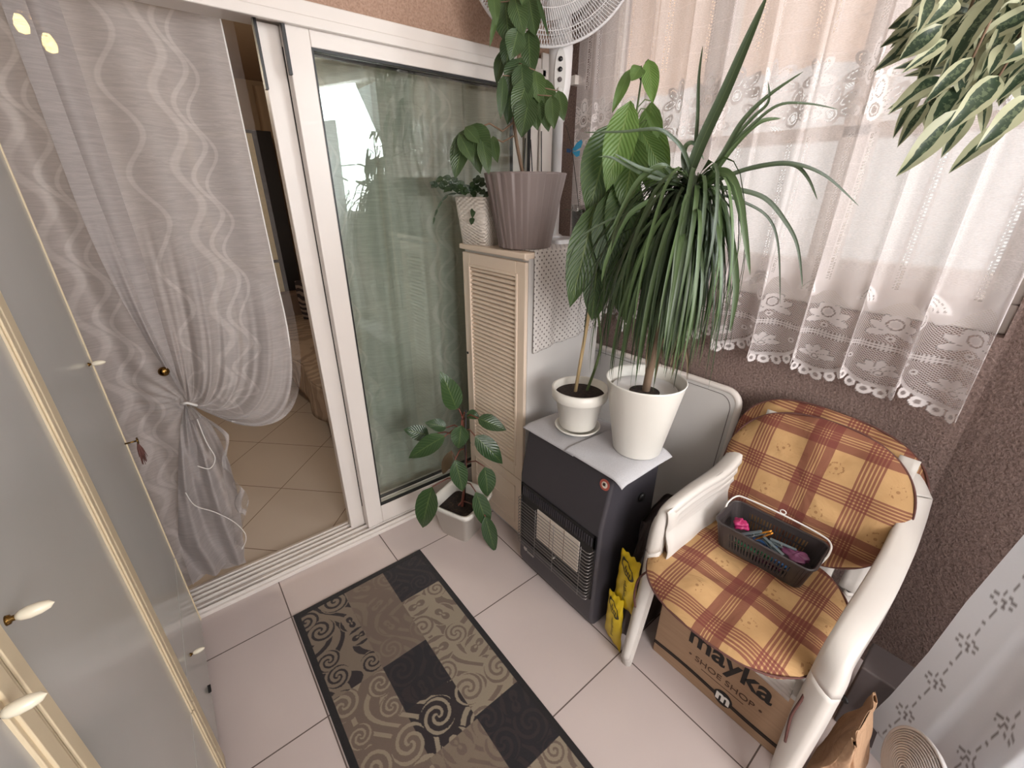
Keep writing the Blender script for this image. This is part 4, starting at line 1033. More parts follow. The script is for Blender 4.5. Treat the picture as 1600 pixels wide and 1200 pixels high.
# ------------------------------------------------------------------ basket with pegs
BC = V((1.272, .297, .510)); bang = radians(2)
bu = V((sin(bang), -cos(bang), 0)); bw = V((cos(bang), sin(bang), 0)); bz = V((0, 0, 1))
bk = thing('peg_basket', 'small dark grey slotted plastic basket with white wire handle on the seat cushion', 'basket', tuple(BC))
def bpos(u, w, z): f = 1+.16*z/.095; return BC+bu*u*f+bw*w*f+bz*z
LU, LW, BH, bt = .120, .066, .090, .0022
mb = MB()
def bwall(p, q, z0, z1, t=.0022):
    (u0, w0), (u1, w1) = p, q; d = V((u1-u0, w1-w0, 0)).normalized(); nx_, ny_ = -d.y*t, d.x*t
    mb.hexa([bpos(u0, w0, z0), bpos(u1, w1, z0), bpos(u1-nx_, w1-ny_, z0), bpos(u0-nx_, w0-ny_, z0), bpos(u0, w0, z1), bpos(u1, w1, z1), bpos(u1-nx_, w1-ny_, z1), bpos(u0-nx_, w0-ny_, z1)])
cor = rrect(2*LU, 2*LW, .022, 5); cor = [(x-LU, y-LW) for x, y in cor]
K_ = len(cor)
for i in range(K_):
    p, q = cor[i], cor[(i+1) % K_]; ln = math.hypot(q[0]-p[0], q[1]-p[1])
    if ln < .02: bwall(p, q, 0, BH)
    else:
        bwall(p, q, 0, .014); bwall(p, q, BH-.022, BH)
        m_ = int(ln/.0105); e0, e1 = .10, .90
        P_ = lambda f: (p[0]+(q[0]-p[0])*f, p[1]+(q[1]-p[1])*f)
        bwall(p, P_(e0), .014, BH-.022); bwall(P_(e1), q, .014, BH-.022)
        for k in range(m_):
            f0 = e0+(e1-e0)*(k+.28)/m_; bwall(P_(f0), P_(f0+(e1-e0)*.5/m_), .014, BH-.022)
        if ln < .15: pass
        bwall(P_(e0), P_(e1), .042, .047)
mb.add([bpos(x, y, .001) for x, y in cor], [tuple(range(K_))]); mb.add([bpos(x, y, .003) for x, y in cor], [tuple(range(K_))])
mb.build('tub', M['basket'], bk)
MB().tube([bpos(x*1.02, y*1.03, BH) for x, y in cor], .0038, 8, closed=True).build('rim', M['basket'], bk, smooth=True)
hz = BH
hp = [bpos(-LU*1.02, .000, hz-.004), bpos(-LU*1.04, .025, hz+.010), bpos(-LU*.96, .058, hz+.020), bpos(-LU*.75, .064, hz+.024), bpos(0, .066, hz+.026), bpos(LU*.75, .064, hz+.022), bpos(LU*.99, .054, hz+.016), bpos(LU*1.06, .022, hz+.006), bpos(LU*1.04, -.010, hz-.006)]
MB().tube(catmull(hp, 5), .0028, 8).tube([bpos(.0+.007*cos(a*pi/5), .068, hz+.034+.007*sin(a*pi/5)) for a in range(10)], .0018, 6, closed=True).build('handle', M['white_plastic'], bk, smooth=True, label='white wire handle')
def peg(label, mat, u, w, z, yaw_, tilt, L=.072, sc=1.0):
    t = thing('clothes_peg', label, 'clothes peg', tuple(bpos(u, w, z)), 'clothes pegs in the basket')
    R_ = Matrix.Rotation(yaw_, 4, 'Z') @ Matrix.Rotation(tilt, 4, 'Y'); T_ = Matrix.Translation(bpos(u, w, z)) @ R_
    for s_ in (1, -1):
        mb = MB(); mb.hexa([T_ @ V(q) for q in ((-L/2, -.005, s_*.0012), (L/2, -.005, s_*.0065), (L/2, .005, s_*.0065), (-L/2, .005, s_*.0012), (-L/2, -.005, s_*.0055), (L/2, -.005, s_*.0095), (L/2, .005, s_*.0095), (-L/2, .005, s_*.0055))])
        mb.build('arm', M[mat], t, bevel=.001)
    MB().tube([T_ @ V((-.006+.005*cos(a*.7), -.006+a*.0007, .005*sin(a*.7))) for a in range(18)], .0008, 5).build('spring', M['chrome'], t, smooth=True)
P6 = [('orange plastic clothes peg standing up in the middle of the basket', 'orange', -.018, .010, .060, 1.4, .9),
      ('grey clothes peg leaning next to the orange one', 'peg_grey', -.045, -.005, .050, 2.2, .5),
      ('long grey clothes peg lying on top towards the right end of the basket', 'peg_grey', .035, .012, .056, -1.35, .08),
      ('second grey clothes peg crossing the long one', 'peg_grey', .018, -.008, .050, -1.9, .15),
      ('green clothes peg against the front slots of the basket', 'peg_green', .000, -.035, .030, 1.2, .3),
      ('blue clothes peg low in the front right of the basket', 'peg_blue', .045, -.034, .026, 1.7, -.2),
      ('purple clothes peg low in the right end of the basket', 'peg_purple', .078, -.016, .032, .6, .1),
      ('dull green clothes peg at the bottom left of the basket', 'peg_green', -.040, -.036, .018, 1.5, .1),
      ('dark red clothes peg at the bottom behind the front slots', 'peg_purple', .025, -.040, .014, 1.6, 0),
      ('blue clothes peg on the basket floor towards the back', 'peg_blue', -.010, .030, .014, 1.9, 0)]
for (lb, mt, u, w, z, ya, ti) in P6: peg(lb, mt, u, w, z, ya, ti)
def blob(name, label, cat, c, r, mat, seed):
    rg = random.Random(seed); mb = MB(); n = 14; ph = [rg.uniform(0, 6) for _ in range(6)]
    def fn(u, v):
        a = u*2*pi; b = v*pi; k = 1+.22*sin(3*a+ph[0])*sin(b)+.16*sin(5*b+ph[1]+a)+.1*sin(7*a+ph[2])
        return V(c)+V((cos(a)*sin(b)*r[0], sin(a)*sin(b)*r[1], cos(b)*r[2]))*k
    o = mb.grid(fn, 28, 16).build(name, M[mat], smooth=True); tag(o, label, cat); return o
blob('hair_scrunchie', 'bright pink crumpled fabric at the left end of the basket', 'fabric', bpos(-.078, .004, .062), (.020, .022, .015), 'pink', 2)
blob('cloth_bundle', 'mauve folded cloth at the right end of the basket', 'fabric', bpos(.072, .010, .048), (.026, .036, .010), 'peg_purple', 5)

# ------------------------------------------------------------------ cardboard box
bx = thing('cardboard_box', 'brown shoe shop cardboard box standing under the plastic chairs', 'box', (1.25, .27, 0))
BX0, BX1, BY0, BY1, BZ = 1.080, 1.40, .045, .495, .30
MB().box((BX0, BY0, 0), (BX1, BY1, BZ)).build('carton', M['card'], bx, bevel=.004)
mb = MB(); mb.box((BX0-.001, BY0, BZ-.002), (BX1, (BY0+BY1)/2-.001, BZ+.002)); mb.box((BX0-.001, (BY0+BY1)/2+.001, BZ-.002), (BX1, BY1, BZ+.002)); mb.build('flap', M['card'], bx)
def ftxt(body, size, y, z, mat, bold=0, sx=1): text('lettering', body, size, frame((BX0-.0006, y, z), (0, -1, 0), (0, 0, 1)), M[mat], bx, .0005, bold=bold, sx=sx)
ftxt('mayka', .105, .25, .180, 'ink', .002)
ftxt('\u2022 SHOE SHOP \u2022', .032, .25, .118, 'ink_soft', sx=1.15)
MB().box((BX0-.0008, .18, .099), (BX0-.0003, .32, .1015)).build('printed_rule', M['ink_soft'], bx)
mb = MB()
def bnd(u, v):
    y = BY1-.0-u*(BY1-BY0); zc = .052+.006*sin(u*6); h = .0085; return V((BX0-.0007, y, zc-h+2*h*v))
mb.grid(bnd, 60, 1).build('printed_band', M['ink'], bx)
MB().grid(lambda u, v: V((BX0-.0012, BY1-u*(BY1-BY0), .052+.006*sin(u*6)-.0008+.0016*v)), 60, 1).build('printed_line', M['ink_soft'], bx)
dk = MB().lathe([(.0001, 0), (.030, 0), (.030, .0015), (.0001, .0016)], (BX0-.0004, .236, .055), 40, Matrix.Rotation(-pi/2, 3, 'Y')).build('printed_roundel', M['ink'], bx)
text('lettering', 'm', .060, frame((BX0-.0024, .236, .041), (0, -1, 0), (0, 0, 1)), M['white_ink'], bx, .0004, bold=.0025)
# ------------------------------------------------------------------ yellow packs and a dark bag between heater and chair
def pack(label, p, group):
    """p = four corners of the front, clockwise from top left (far) """
    t = thing('yellow_packet', label, 'packet', tuple((V(p[2])+V(p[3]))/2), group)
    P_ = [V(q) for q in p]; nr = V((-1, 0, 0))
    def fn(u, v, s_):
        a = P_[0].lerp(P_[1], u); b = P_[3].lerp(P_[2], u); q = a.lerp(b, v); h = .014*(sin(pi*u)*sin(pi*v))**.4 if 0 < u < 1 and 0 < v < 1 else 0
        return q+nr*h*s_+nr*.002*sin(u*17+v*23)+V((0, 0, .004*sin(u*22)*(v < .02)))
    mb = MB(); mb.grid(lambda u, v: fn(u, v, 1), 14, 18); mb.grid(lambda u, v: fn(1-u, v, -1), 14, 18); mb.build('wrapper', M['yellow'], t, smooth=True)
    def q_(u, v): return fn(u, v, 1)+nr*.003
    mb = MB()
    for k in range(22):
        a0, a1 = 2*pi*k/22, 2*pi*(k+1)/22
        mb.add([q_(.52+.36*cos(a)*r, .22+.11*sin(a)*r+.10*cos(a)*r) for a, r in ((a0, 1), (a1, 1), (a1, .78), (a0, .78))], [(0, 1, 2, 3)])
    for k in range(4): mb.add([q_(.40+.08*k, .17+.03*k), q_(.45+.08*k, .185+.03*k), q_(.44+.08*k, .25+.03*k), q_(.39+.08*k, .23+.03*k)], [(0, 1, 2, 3)])
    mb.build('printed_logo', M['yellow_ink'], t)
    mb = MB()
    for k in range(12): v0 = .42+.032*k; mb.add([q_(.50, v0), q_(.50+.07+.03*(k % 3), v0+.004), q_(.50+.07+.03*(k % 3), v0+.020), q_(.50, v0+.018)], [(0, 1, 2, 3)])
    mb.build('printed_lines', M['yellow_ink'], t)
    return t
pack('lower yellow packet standing on the tiles beside the heater', [(.985, .650, .245), (.985, .585, .235), (.975, .562, .0), (.985, .648, .03)], 'yellow packets')
pack('upper yellow packet resting behind and above the lower one beside the heater', [(1.004, .634, .442), (1.004, .556, .428), (1.0, .552, .19), (1.004, .640, .19)], 'yellow packets')
dbm = MB()
def dbf(u, v):
    a = u*2*pi; z = .01+.52*v; k = 1-.25*v+.05*sin(5*a+9*v)+.04*sin(9*a-7*v)
    return V((1.16+.135*cos(a)*k+.02*v, .607+.046*sin(a)*k, z+.02*sin(a*2)*v))
dbm.grid(dbf, 48, 26); dbm.grid(lambda u, v: V((1.18+.101*v*cos(u*2*pi), .607+.034*v*sin(u*2*pi), .515+.03*(1-v)+.02*sin(u*4*pi)*v)), 30, 4)
db = dbm.build('plastic_bag', M['darkbag'], smooth=True); tag(db, 'crumpled dark translucent plastic bag behind the yellow packets by the heater', 'bag')
# ------------------------------------------------------------------ kraft bag behind the chair leg
def kbag():
    t = thing('paper_bag', 'brown kraft paper bag on the floor behind the right chair leg', 'bag', (1.078, -.058, 0))
    c = V((1.078, -.058, 0)); mb = MB()
    def fn(u, v):
        a = u*2*pi; x, y = sup(a, .088, .046, 5); k = 1+.03*sin(v*5)-.94*max(0, (v-.45)/.55)**1.2
        cr = .006*sin(a*7+v*9)*v+.006*sin(a*3-v*12)
        return c+V((x*(1+.02*v)+cr, y*k+cr*.6, .375*v+.004*sin(a*2+1)*v))
    mb.grid(fn, 64, 24); mb.build('sack', M['kraft'], t, smooth=True, solid=.001, offs=0)
    MB().add([c+V((x*.95, y*.95, .002)) for x, y in [sup(2*pi*k/24, .085, .044, 5) for k in range(24)]], [tuple(range(24))]).build('bottom', M['kraft'], t)
    hp_ = on(1322, 1083, 0, 1.11); MB().add([hp_+V((.008*cos(2*pi*k/24)-.006, .012*cos(2*pi*k/24), .009*sin(2*pi*k/24)-.012)) for k in range(24)], [tuple(range(24))]).build('hand_hole', M['black'], t, solid=.004, label='dark oval hand hole')
    h = MB()
    for k in range(20): a = 2*pi*k/20; 
    h.add([on(1323, 1083, 1, -.004)+V((0, 0, 0))+V((.022*cos(2*pi*k/20), .004, .016*sin(2*pi*k/20))) for k in range(20)], [tuple(range(20))])
    return t
kbag()
gc = MB().box((1.335, -.21, 0), (1.46, -.012, .27)).build('storage_case', M['greytile'], bevel=.006); tag(gc, 'dark grey flat case standing in the corner behind the paper bag', 'case')

# ------------------------------------------------------------------ box fan grille at the lower right corner
def grille_fan():
    c = at(1426, 1210, .56); nrm = V((-.55, .80, .22)).normalized(); a = nrm.cross(V((0, 0, 1))).normalized(); b = nrm.cross(a)
    t = thing('desk_fan', 'white desk fan with ribbed round grille in the lower right corner before the voile curtain', 'fan', (c.x, c.y, 0))
    mb = MB()
    for k in range(1, 16): r = .006+.0058*k; mb.tube([c+nrm*(.020*(1-(r/.094)**2))+a*r*cos(w*pi/24)+b*r*sin(w*pi/24) for w in range(48)], .0016, 5, closed=True)
    for k in range(8): w = k*pi/4; mb.tube([c+nrm*(.020*(1-(r/.094)**2)-.003)+a*r*cos(w)+b*r*sin(w) for r in (.01, .04, .07, .093)], .0013, 5)
    mb.build('grille', M['fan_plastic'], t, smooth=True)
    MB().tube([c+a*.095*cos(w*pi/30)+b*.095*sin(w*pi/30) for w in range(60)], .004, 8, closed=True).build('grille_rim', M['fan_plastic'], t, smooth=True)
    A = Matrix((a, b, nrm)).transposed()
    MB().lathe([(r_*.72, z_*.72) for r_, z_ in [(.0001, -.09), (.05, -.088), (.075, -.06), (.128, -.015), (.132, -.002), (.125, -.004), (.06, -.045), (.0001, -.05)]], c, 40, A).build('housing', M['fan_plastic'], t, smooth=True)
    bl = MB()
    for k in range(3):
        w0 = k*2*pi/3; bl.grid(lambda u, v: c+a*(.015+.065*v)*cos(w0+u*.9-.2*v)+b*(.015+.065*v)*sin(w0+u*.9-.2*v)+nrm*(-.016+.014*u), 6, 6)
    bl.build('blades', M['fan_plastic'], t, smooth=True, solid=.002)
    MB().tube([c-nrm*.05, c-nrm*.05+V((0, 0, -.07)), (c.x, c.y-.01, .03)], [.014, .012, .014], 12).build('stem', M['fan_plastic'], t, smooth=True)
    MB().lathe([(.0001, 0), (.09, 0), (.09, .012), (.03, .03), (.0001, .031)], (c.x, c.y-.01, 0), 36).build('base', M['fan_plastic'], t, smooth=True)
grille_fan()

# ------------------------------------------------------------------ plants
def leafpx(mb, b, t, wpx, Db, Dt=None, bend=.12, fold=.3, tone=None, shape=1.0, nrm=None, curl=0, nl=8):
    Dt = Db if Dt is None else Dt
    B, T = at(*b, Db), at(*t, Dt); dist = (B-V((0, 0, CH))).dot(FW)
    n_ = (V((0, 0, CH))-B).normalized() if nrm is None else V(nrm)
    n_ = (n_+V((random.uniform(-.25, .25), random.uniform(-.25, .25), random.uniform(.0, .35)))).normalized()
    mb.leaf(B, T, wpx*dist/FPX, n_, bend, fold, shape, nl, tone, curl); return B
# dracaena in the large white pot
DP = V((1.176, .744, ZT))
dr_ = thing('potted_dracaena', 'large dracaena with long drooping strap leaves in the tall white pot on the heater', 'plant', tuple(DP))
MB().lathe([(.0001, .0), (.080, .0), (.083, .004), (.129, .264), (.132, .270), (.129, .272), (.125, .266), (.115, .20), (.0001, .199)], DP, 64).build('pot', M['pot_white'], dr_, smooth=True)
MB().lathe([(.0001, .226), (.05, .224)], DP, 40).build('soil', M['soil'], dr_, smooth=True)
MB().lathe([(.045, .222), (.098, .218), (.108, .236), (.104, .238), (.096, .222), (.045, .219)], DP, 40).build('inner_pot', M['laminate'], dr_, smooth=True)
CR = at(1083, 300, 1.30); tr0 = DP+V((.005, 0, .20))
tp = catmull([tr0, tr0.lerp(CR, .35)+V((.0, .006, 0)), tr0.lerp(CR, .7)+V((-.006, 0, 0)), CR+V((0, 0, -.02)), CR+V((0, 0, .04))], 8)
MB().tube(tp, [.0135-.004*i/len(tp) for i in range(len(tp))], 12).build('trunk', M['bark'], dr_, smooth=True)
mb = MB(); dry = MB(); rg = random.Random(11)
for i in range(430):
    a = rg.uniform(0, 2*pi); f = rg.random()
    org = CR+V((0, 0, rg.uniform(-.16, .03))); R = rg.uniform(.04, .235)*(1 if i % 5 else .5); drop = rg.uniform(.28, .52)*(1.0 if R > .08 else .9)
    rise = rg.uniform(.01, .07)*(R/.2)
    d = V((cos(a), sin(a), 0)); d2 = (d+V((-.28*RT.x, -.28*RT.y, 0)))
    pts = []
    for k in range(12):
        t = k/11; h = R*(1-(1-t)**2.6)
        z = rise*sin(min(1, t*2.2)*pi*.62)*1.6-drop*max(0, t-.12)**1.25*1.12
        pts.append(org+d2*h+V((0, 0, z))+V((.004*sin(i+t*5), .004*cos(i*2+t*4), 0)))
    (dry if i % 90 == 0 else mb).strap(pts, rg.uniform(.008, .0145)*(.6 if i % 90 == 0 else 1), tone=rg.random()**1.5*.9, nrm=d+V((0, 0, .5)))
def sp(pts, w, tone=.3, D0=1.30, D1=1.30):
    n = len(pts); P_ = catmull([at(x, y, D0+(D1-D0)*i/(n-1)) for i, (x, y) in enumerate(pts)], 6)
    mb.strap(P_, w, tone=tone, nrm=(V((0, 0, CH))-P_[0]).normalized()+V((0, 0, .3)))
sp([(1068, 295), (1095, 225), (1130, 150), (1165, 70), (1199, -8)], .030, .25, 1.3, 1.22)
sp([(1082, 290), (1086, 240), (1090, 180), (1092, 120), (1098, 72)], .010, .2)
sp([(1075, 290), (1095, 240), (1105, 215), (1118, 175)], .010, .3)
sp([(1095, 295), (1130, 240), (1160, 190), (1200, 150), (1255, 112)], .014, .2)
sp([(1095, 290), (1140, 225), (1175, 185), (1200, 160), (1200, 128)], .010, .2)
sp([(1100, 290), (1135, 235), (1170, 200), (1215, 165), (1262, 162), (1310, 171)], .009, .2)
sp([(1098, 295), (1145, 230), (1185, 192), (1220, 185)], .016, .5)
sp([(1105, 290), (1150, 270), (1195, 258), (1240, 256), (1290, 275), (1342, 322)], .012, .1, 1.3, 1.2)
sp([(1150, 270), (1200, 258), (1240, 258), (1262, 278), (1277, 312)], .011, .1, 1.3, 1.22)
sp([(1105, 292), (1150, 296), (1195, 310), (1226, 345), (1246, 385), (1254, 450)], .013, .15, 1.3, 1.2)
sp([(1110, 300), (1160, 315), (1200, 340), (1216, 385), (1219, 475)], .008, .1, 1.3, 1.25)
sp([(1085, 290), (1070, 240), (1050, 215), (1025, 202), (975, 206), (912, 207)], .011, .2, 1.3, 1.22)
sp([(1075, 290), (1068, 250), (1072, 228), (1085, 225), (1100, 250)], .014, .3)
sp([(1070, 290), (1045, 285), (1000, 270), (960, 248), (935, 245)], .011, .4, 1.3, 1.2)
sp([(1065, 295), (1040, 260), (1010, 270), (985, 300), (955, 360)], .014, .5, 1.3, 1.2)
sp([(1060, 290), (1030, 272), (1000, 262), (960, 240)], .012, .3, 1.3, 1.2)
sp([(1100, 290), (1125, 270), (1145, 285), (1160, 340), (1172, 430)], .026, .6, 1.28, 1.16)
sp([(1095, 300), (1120, 310), (1140, 370), (1150, 450), (1140, 520)], .024, .5, 1.28, 1.15)
sp([(1020, 310), (980, 340), (950, 400), (940, 440)], .014, .6, 1.26, 1.14)
sp([(1000, 330), (950, 345), (900, 380), (882, 440)], .006, .2, 1.26, 1.2)
mb.build('leaves', M['strap'], dr_, smooth=True)
for i in range(26):
    a = rg.uniform(0, 6.28); o = CR+V((rg.uniform(-.06, .06), rg.uniform(-.06, .06), -.42+rg.uniform(-.05, .05)))
    dry.strap([o, o+V((.02*cos(a), .02*sin(a), -.06)), o+V((.03*cos(a), .03*sin(a), -.13))], .006, tone=rg.random())
dry.build('dry_leaves', M['dry'], dr_, smooth=True, label='dry brown leaf ends')

# avocado in the small white pot
AP = V((1.110, .972, ZT))
av = thing('potted_avocado', 'tall avocado plant with broad drooping leaves in the small white pot with saucer', 'plant', tuple(AP))
MB().lathe([(r*1.2, z*1.12) for r, z in [(.0001, .018), (.056, .018), (.058, .022), (.073, .112), (.076, .114), (.076, .120), (.083, .121), (.086, .126), (.088, .158), (.083, .160), (.079, .156), (.076, .128), (.0001, .127)]], AP, 56).build('pot', M['pot_white'], av, smooth=True)
MB().lathe([(r*1.2, z*1.12) for r, z in [(.0001, 0), (.054, 0), (.068, .010), (.073, .017), (.070, .019), (.062, .010), (.0001, .006)]], AP, 48).build('saucer', M['pot_white'], av, smooth=True)
MB().lathe([(.0001, .158), (.05, .155), (.0925, .150)], AP, 36).build('soil', M['soil'], av, smooth=True)
b0 = AP+V((-.012, .015, .13)); st_pts = catmull([AP+V((.03, .0, .13)), at(938, 545, 1.45), at(935, 470, 1.44), at(958, 330, 1.43), at(985, 230, 1.42), at(1003, 118, 1.41)], 8)
MB().tube([b0, at(922, 480, 1.46), at(945, 330, 1.45), at(975, 200, 1.44)], [.0065, .006, .006, .005], 10).build('bamboo_stake', M['bamboo'], av, smooth=True)
sm = MB().tube(st_pts, [.0055-.003*i/len(st_pts) for i in range(len(st_pts))], 8)
mb = MB(); D = 1.42
AL = [((958, 192), (917, 336), 78, .25), ((985, 158), (947, 300), 58, .7), ((1018, 158), (1012, 300), 50, .45), ((1013, 93), (1020, 163), 30, .8), ((1002, 103), (986, 128), 26, .5), ((985, 108), (956, 178), 20, .6),
      ((975, 272), (912, 378), 62, .95), ((930, 318), (890, 480), 62, .2), ((985, 270), (955, 402), 66, .3), ((950, 350), (930, 500), 56, .15), ((965, 380), (978, 505), 56, .1), ((1022, 190), (1034, 320), 46, .5),
      ((1000, 320), (990, 470), 56, .2), ((935, 400), (925, 502), 42, .1), ((995, 215), (975, 330), 60, .35), ((940, 240), (935, 360), 50, .3), ((1000, 200), (1045, 285), 34, .5), ((1008, 170), (1045, 240), 14, .5), ((950, 300), (948, 440), 60, .15)]
for i, (b, t, w, tn) in enumerate(AL):
    dd = D+random.Random(i).uniform(-.06, .05); B = leafpx(mb, b, t, w, dd, dd-.03, .10, .22, tn, .85, curl=-.02)
    q = min(st_pts, key=lambda p: (p-(B+V((0, 0, -.03)))).length+ (0 if p.z < B.z+.02 else .05)); sm.tube([q, q.lerp(B, .5)+V((0, 0, .012)), B], .0016, 5)
sm.build('stem', M['stem_green'], av, smooth=True)
mb.build('leaves', M['avocado'], av, smooth=True)

# avocado in the grey ribbed pot on the cabinet
GP = V((1.150, 1.352, CZ+.004))
gp = thing('potted_avocado', 'tall avocado plant in the grey ribbed pot on the cream cabinet', 'plant', tuple(GP))
rib = lambda w, z: .075*(((w*16/(2*pi)+z*2.2) % 1)-.5)
MB().lathe([(.0001, 0), (.098, 0), (.100, .005), (.148, .255), (.150, .262), (.146, .263), (.142, .257), (.125, .20), (.0001, .2)], GP, 256, rib=rib).build('pot', M['grey_pot'], gp, smooth=True)
MB().lathe([(.0001, .232), (.13, .226)], GP, 40).build('soil', M['soil'], gp, smooth=True)
gs = catmull([GP+V((0, 0, .22)), at(804, 200, 1.75), at(806, 130, 1.75), at(815, 40, 1.75), at(818, -60, 1.75)], 8)
sm = MB().tube(gs, [.007-.003*i/len(gs) for i in range(len(gs))], 10)
mb = MB()
GL = [((790, 2), (796, 72), 38, .3), ((803, -8), (819, 56), 28, .45), ((826, -6), (837, 58), 28, .35), ((838, -10), (858, 60), 6, .2), ((826, 46), (830, 122), 32, .3), ((810, 45), (797, 94), 30, .3), ((788, 76), (776, 132), 18, .2), ((786, 118), (782, 186), 16, .2),
      ((814, 90), (798, 152), 36, .2), ((826, 122), (803, 186), 30, .45), ((781, 3), (765, 74), 9, .9), ((836, 110), (843, 162), 24, .8), ((845, 122), (868, 190), 26, .7), ((872, 142), (881, 189), 20, .65), ((835, 150), (840, 204), 26, .5), ((850, 148), (857, 206), 24, .6),
      ((828, 150), (815, 216), 34, .3), ((862, 150), (866, 202), 22, .6), ((798, 138), (793, 196), 20, .2), ((790, 120), (787, 170), 9, 1.0), ((800, 50), (790, 110), 26, .2), ((815, 100), (818, 160), 30, .25), ((770, -20), (775, 40), 18, .7), ((825, -40), (815, 10), 30, .5), ((795, -40), (785, 15), 30, .4),
      ((733, 197), (768, 246), 38, .45), ((728, 202), (711, 280), 28, .35), ((738, 212), (751, 272), 22, .35), ((752, 212), (764, 273), 20, .45), ((722, 205), (708, 246), 8, .2), ((770, 212), (778, 255), 16, .5), ((727, 198), (750, 225), 18, .5), ((718, 210), (740, 255), 20, .4)]
for i, (b, t, w, tn) in enumerate(GL):
    dd = 1.74+random.Random(i+50).uniform(-.08, .05) if b[0] > 775 or b[1] < 190 else 1.64+random.Random(i).uniform(-.03, .03); B = leafpx(mb, b, t, w*1.28, dd, dd-.03, .10, .2, tn*.8, .9)
    if b[0] > 775 or b[1] < 190: q = min(gs, key=lambda p: (p-B).length); sm.tube([q, q.lerp(B, .5)+V((0, 0, .01)), B], .0018, 5)
hub = at(738, 203, 1.65)
sm.tube([gs[9], at(785, 205, 1.71), at(765, 193, 1.68), hub], [.004, .003, .003, .0025], 6); sm.tube([gs[7], at(785, 222, 1.71), at(770, 215, 1.66)], [.003, .0025, .002], 6)
sm.build('stem', M['stem_brown'], gp, smooth=True); mb.build('leaves', M['avocado_dark'], gp, smooth=True)
for x0, x1, y1 in ((817, 821, 216), (833, 829, 218), (846, 846, 205)):
    MB().tube([on(x0, 282, 1, 1.40)-V((0, 0, .02)), on(x1, y1, 1, 1.40)], .0022, 6).build('stake', M['black'], gp, smooth=True)

# holiday cactus in the white rattan-look pot
WP = V((1.116, 1.572, CZ))
wp = thing('potted_cactus', 'holiday cactus with segmented trailing stems in the square white woven-look pot', 'plant', tuple(WP))
def sqpot(mb, c, hb, ht_, H_, ang_, rr=.22, wall=.006, floor=True, lip=0):
    R_ = Matrix.Rotation(ang_, 3, 'Z'); n = 40
    def ringp(h, z): return [V(c)+R_ @ V((*sup(2*pi*(k+.5)/n, h, h, 7), z)) for k in range(n)]
    rings = [ringp(hb, 0), ringp(ht_, H_)]
    if lip: rings += [ringp(ht_+lip, H_+.001), ringp(ht_+lip, H_+.022), ringp(ht_+lip-wall, H_+.024), ringp(ht_-wall, H_+.012)]
    rings += [ringp(ht_-wall, H_+(0 if not lip else -.01)), ringp((hb+ht_)/2-wall, H_*.5)]
    vs = [p for r in rings for p in r]; fs = [tuple(range(n))[::-1]]+[(i*n+k, i*n+(k+1) % n, (i+1)*n+(k+1) % n, (i+1)*n+k) for i in range(len(rings)-1) for k in range(n)]
    return mb.add(vs, fs), ringp((hb+ht_*3)/4-wall*.8, H_*.80)
mb, sr = sqpot(MB(), WP, .074, .094, .184, .16); mb.build('pot', M['rattan'], wp, smooth=True)
MB().add(sr, [tuple(range(40))]).build('soil', M['soil'], wp)
mb = MB()
def chain(pts, w, D0, D1):
    P_ = catmull([at(x, y, D0+(D1-D0)*i/(len(pts)-1)) for i, (x, y) in enumerate(pts)], 4); seg = .030; acc = 0; last = P_[0]
    for p in P_[1:]:
        if (p-last).length > seg*.9:
            d = (p-last).normalized(); n_ = ((V((0, 0, CH))-p).normalized()+V((random.uniform(-.5, .5), random.uniform(-.5, .5), .3)))
            mb.leaf(last-d*.002, p+d*.003, w, n_, .05, .1, .75, 5, random.random()*.7); last = p
CHN = [[(738, 298), (720, 286), (700, 277), (685, 281), (672, 296)], [(735, 300), (715, 290), (695, 285), (682, 290)], [(730, 302), (712, 296), (690, 292), (668, 284)], [(725, 302), (700, 304), (688, 318), (680, 335), (677, 350)], [(742, 300), (741, 315), (739, 335), (736, 354)],
       [(745, 298), (740, 284), (748, 276), (758, 288)], [(740, 298), (752, 286), (766, 292), (770, 306), (768, 322)], [(750, 300), (760, 305), (772, 300)], [(728, 300), (722, 292), (706, 292), (694, 300)], [(742, 300), (735, 292), (742, 284), (752, 280)], [(735, 302), (748, 296), (756, 300), (762, 318)]]
for k, ch_ in enumerate(CHN):
    w = .025 if k != 3 else .010
    chain(ch_, w, 1.88, 1.84-.03*(k % 3))
mb.build('segmented_stems', M['cactus'], wp, smooth=True)

# floor plant
FP = V((.872, 1.478, 0))
fp_ = thing('potted_philodendron', 'philodendron with reddish stems in a square white pot on the floor before the glass panel', 'plant', tuple(FP))
mb, sr = sqpot(MB(), FP, .078, .108, .172, radians(22), lip=.015); mb.build('pot', M['pot_white'], fp_, smooth=True)
MB().add(sr, [tuple(range(40))]).build('soil', M['soil'], fp_)
D = (FP.dot(FH)); fs_ = catmull([FP+V((0, 0, .12)), at(727, 745, D), at(727, 700, D), at(722, 650, D)], 6)
sm = MB().tube(fs_, [.008-.004*i/len(fs_) for i in range(len(fs_))], 8); mb = MB(); dm = MB()
FL = [((713, 640), (690, 581), 33, .6, 0), ((698, 668), (664, 660), 20, .2, -.05), ((670, 680), (631, 671), 24, .2, -.02), ((696, 681), (637, 716), 29, .5, -.10), ((721, 664), (716, 702), 28, .35, -.10), ((746, 653), (792, 672), 24, .3, -.04), ((729, 645), (750, 653), 16, .3, 0),
      ((742, 681), (787, 725), 30, .25, -.08), ((711, 718), (724, 769), 28, .3, -.14), ((757, 729), (763, 778), 29, .4, -.08), ((676, 760), (658, 828), 36, .55, -.10), ((743, 768), (764, 828), 27, .4, -.12), ((758, 806), (774, 864), 23, .25, -.14)]
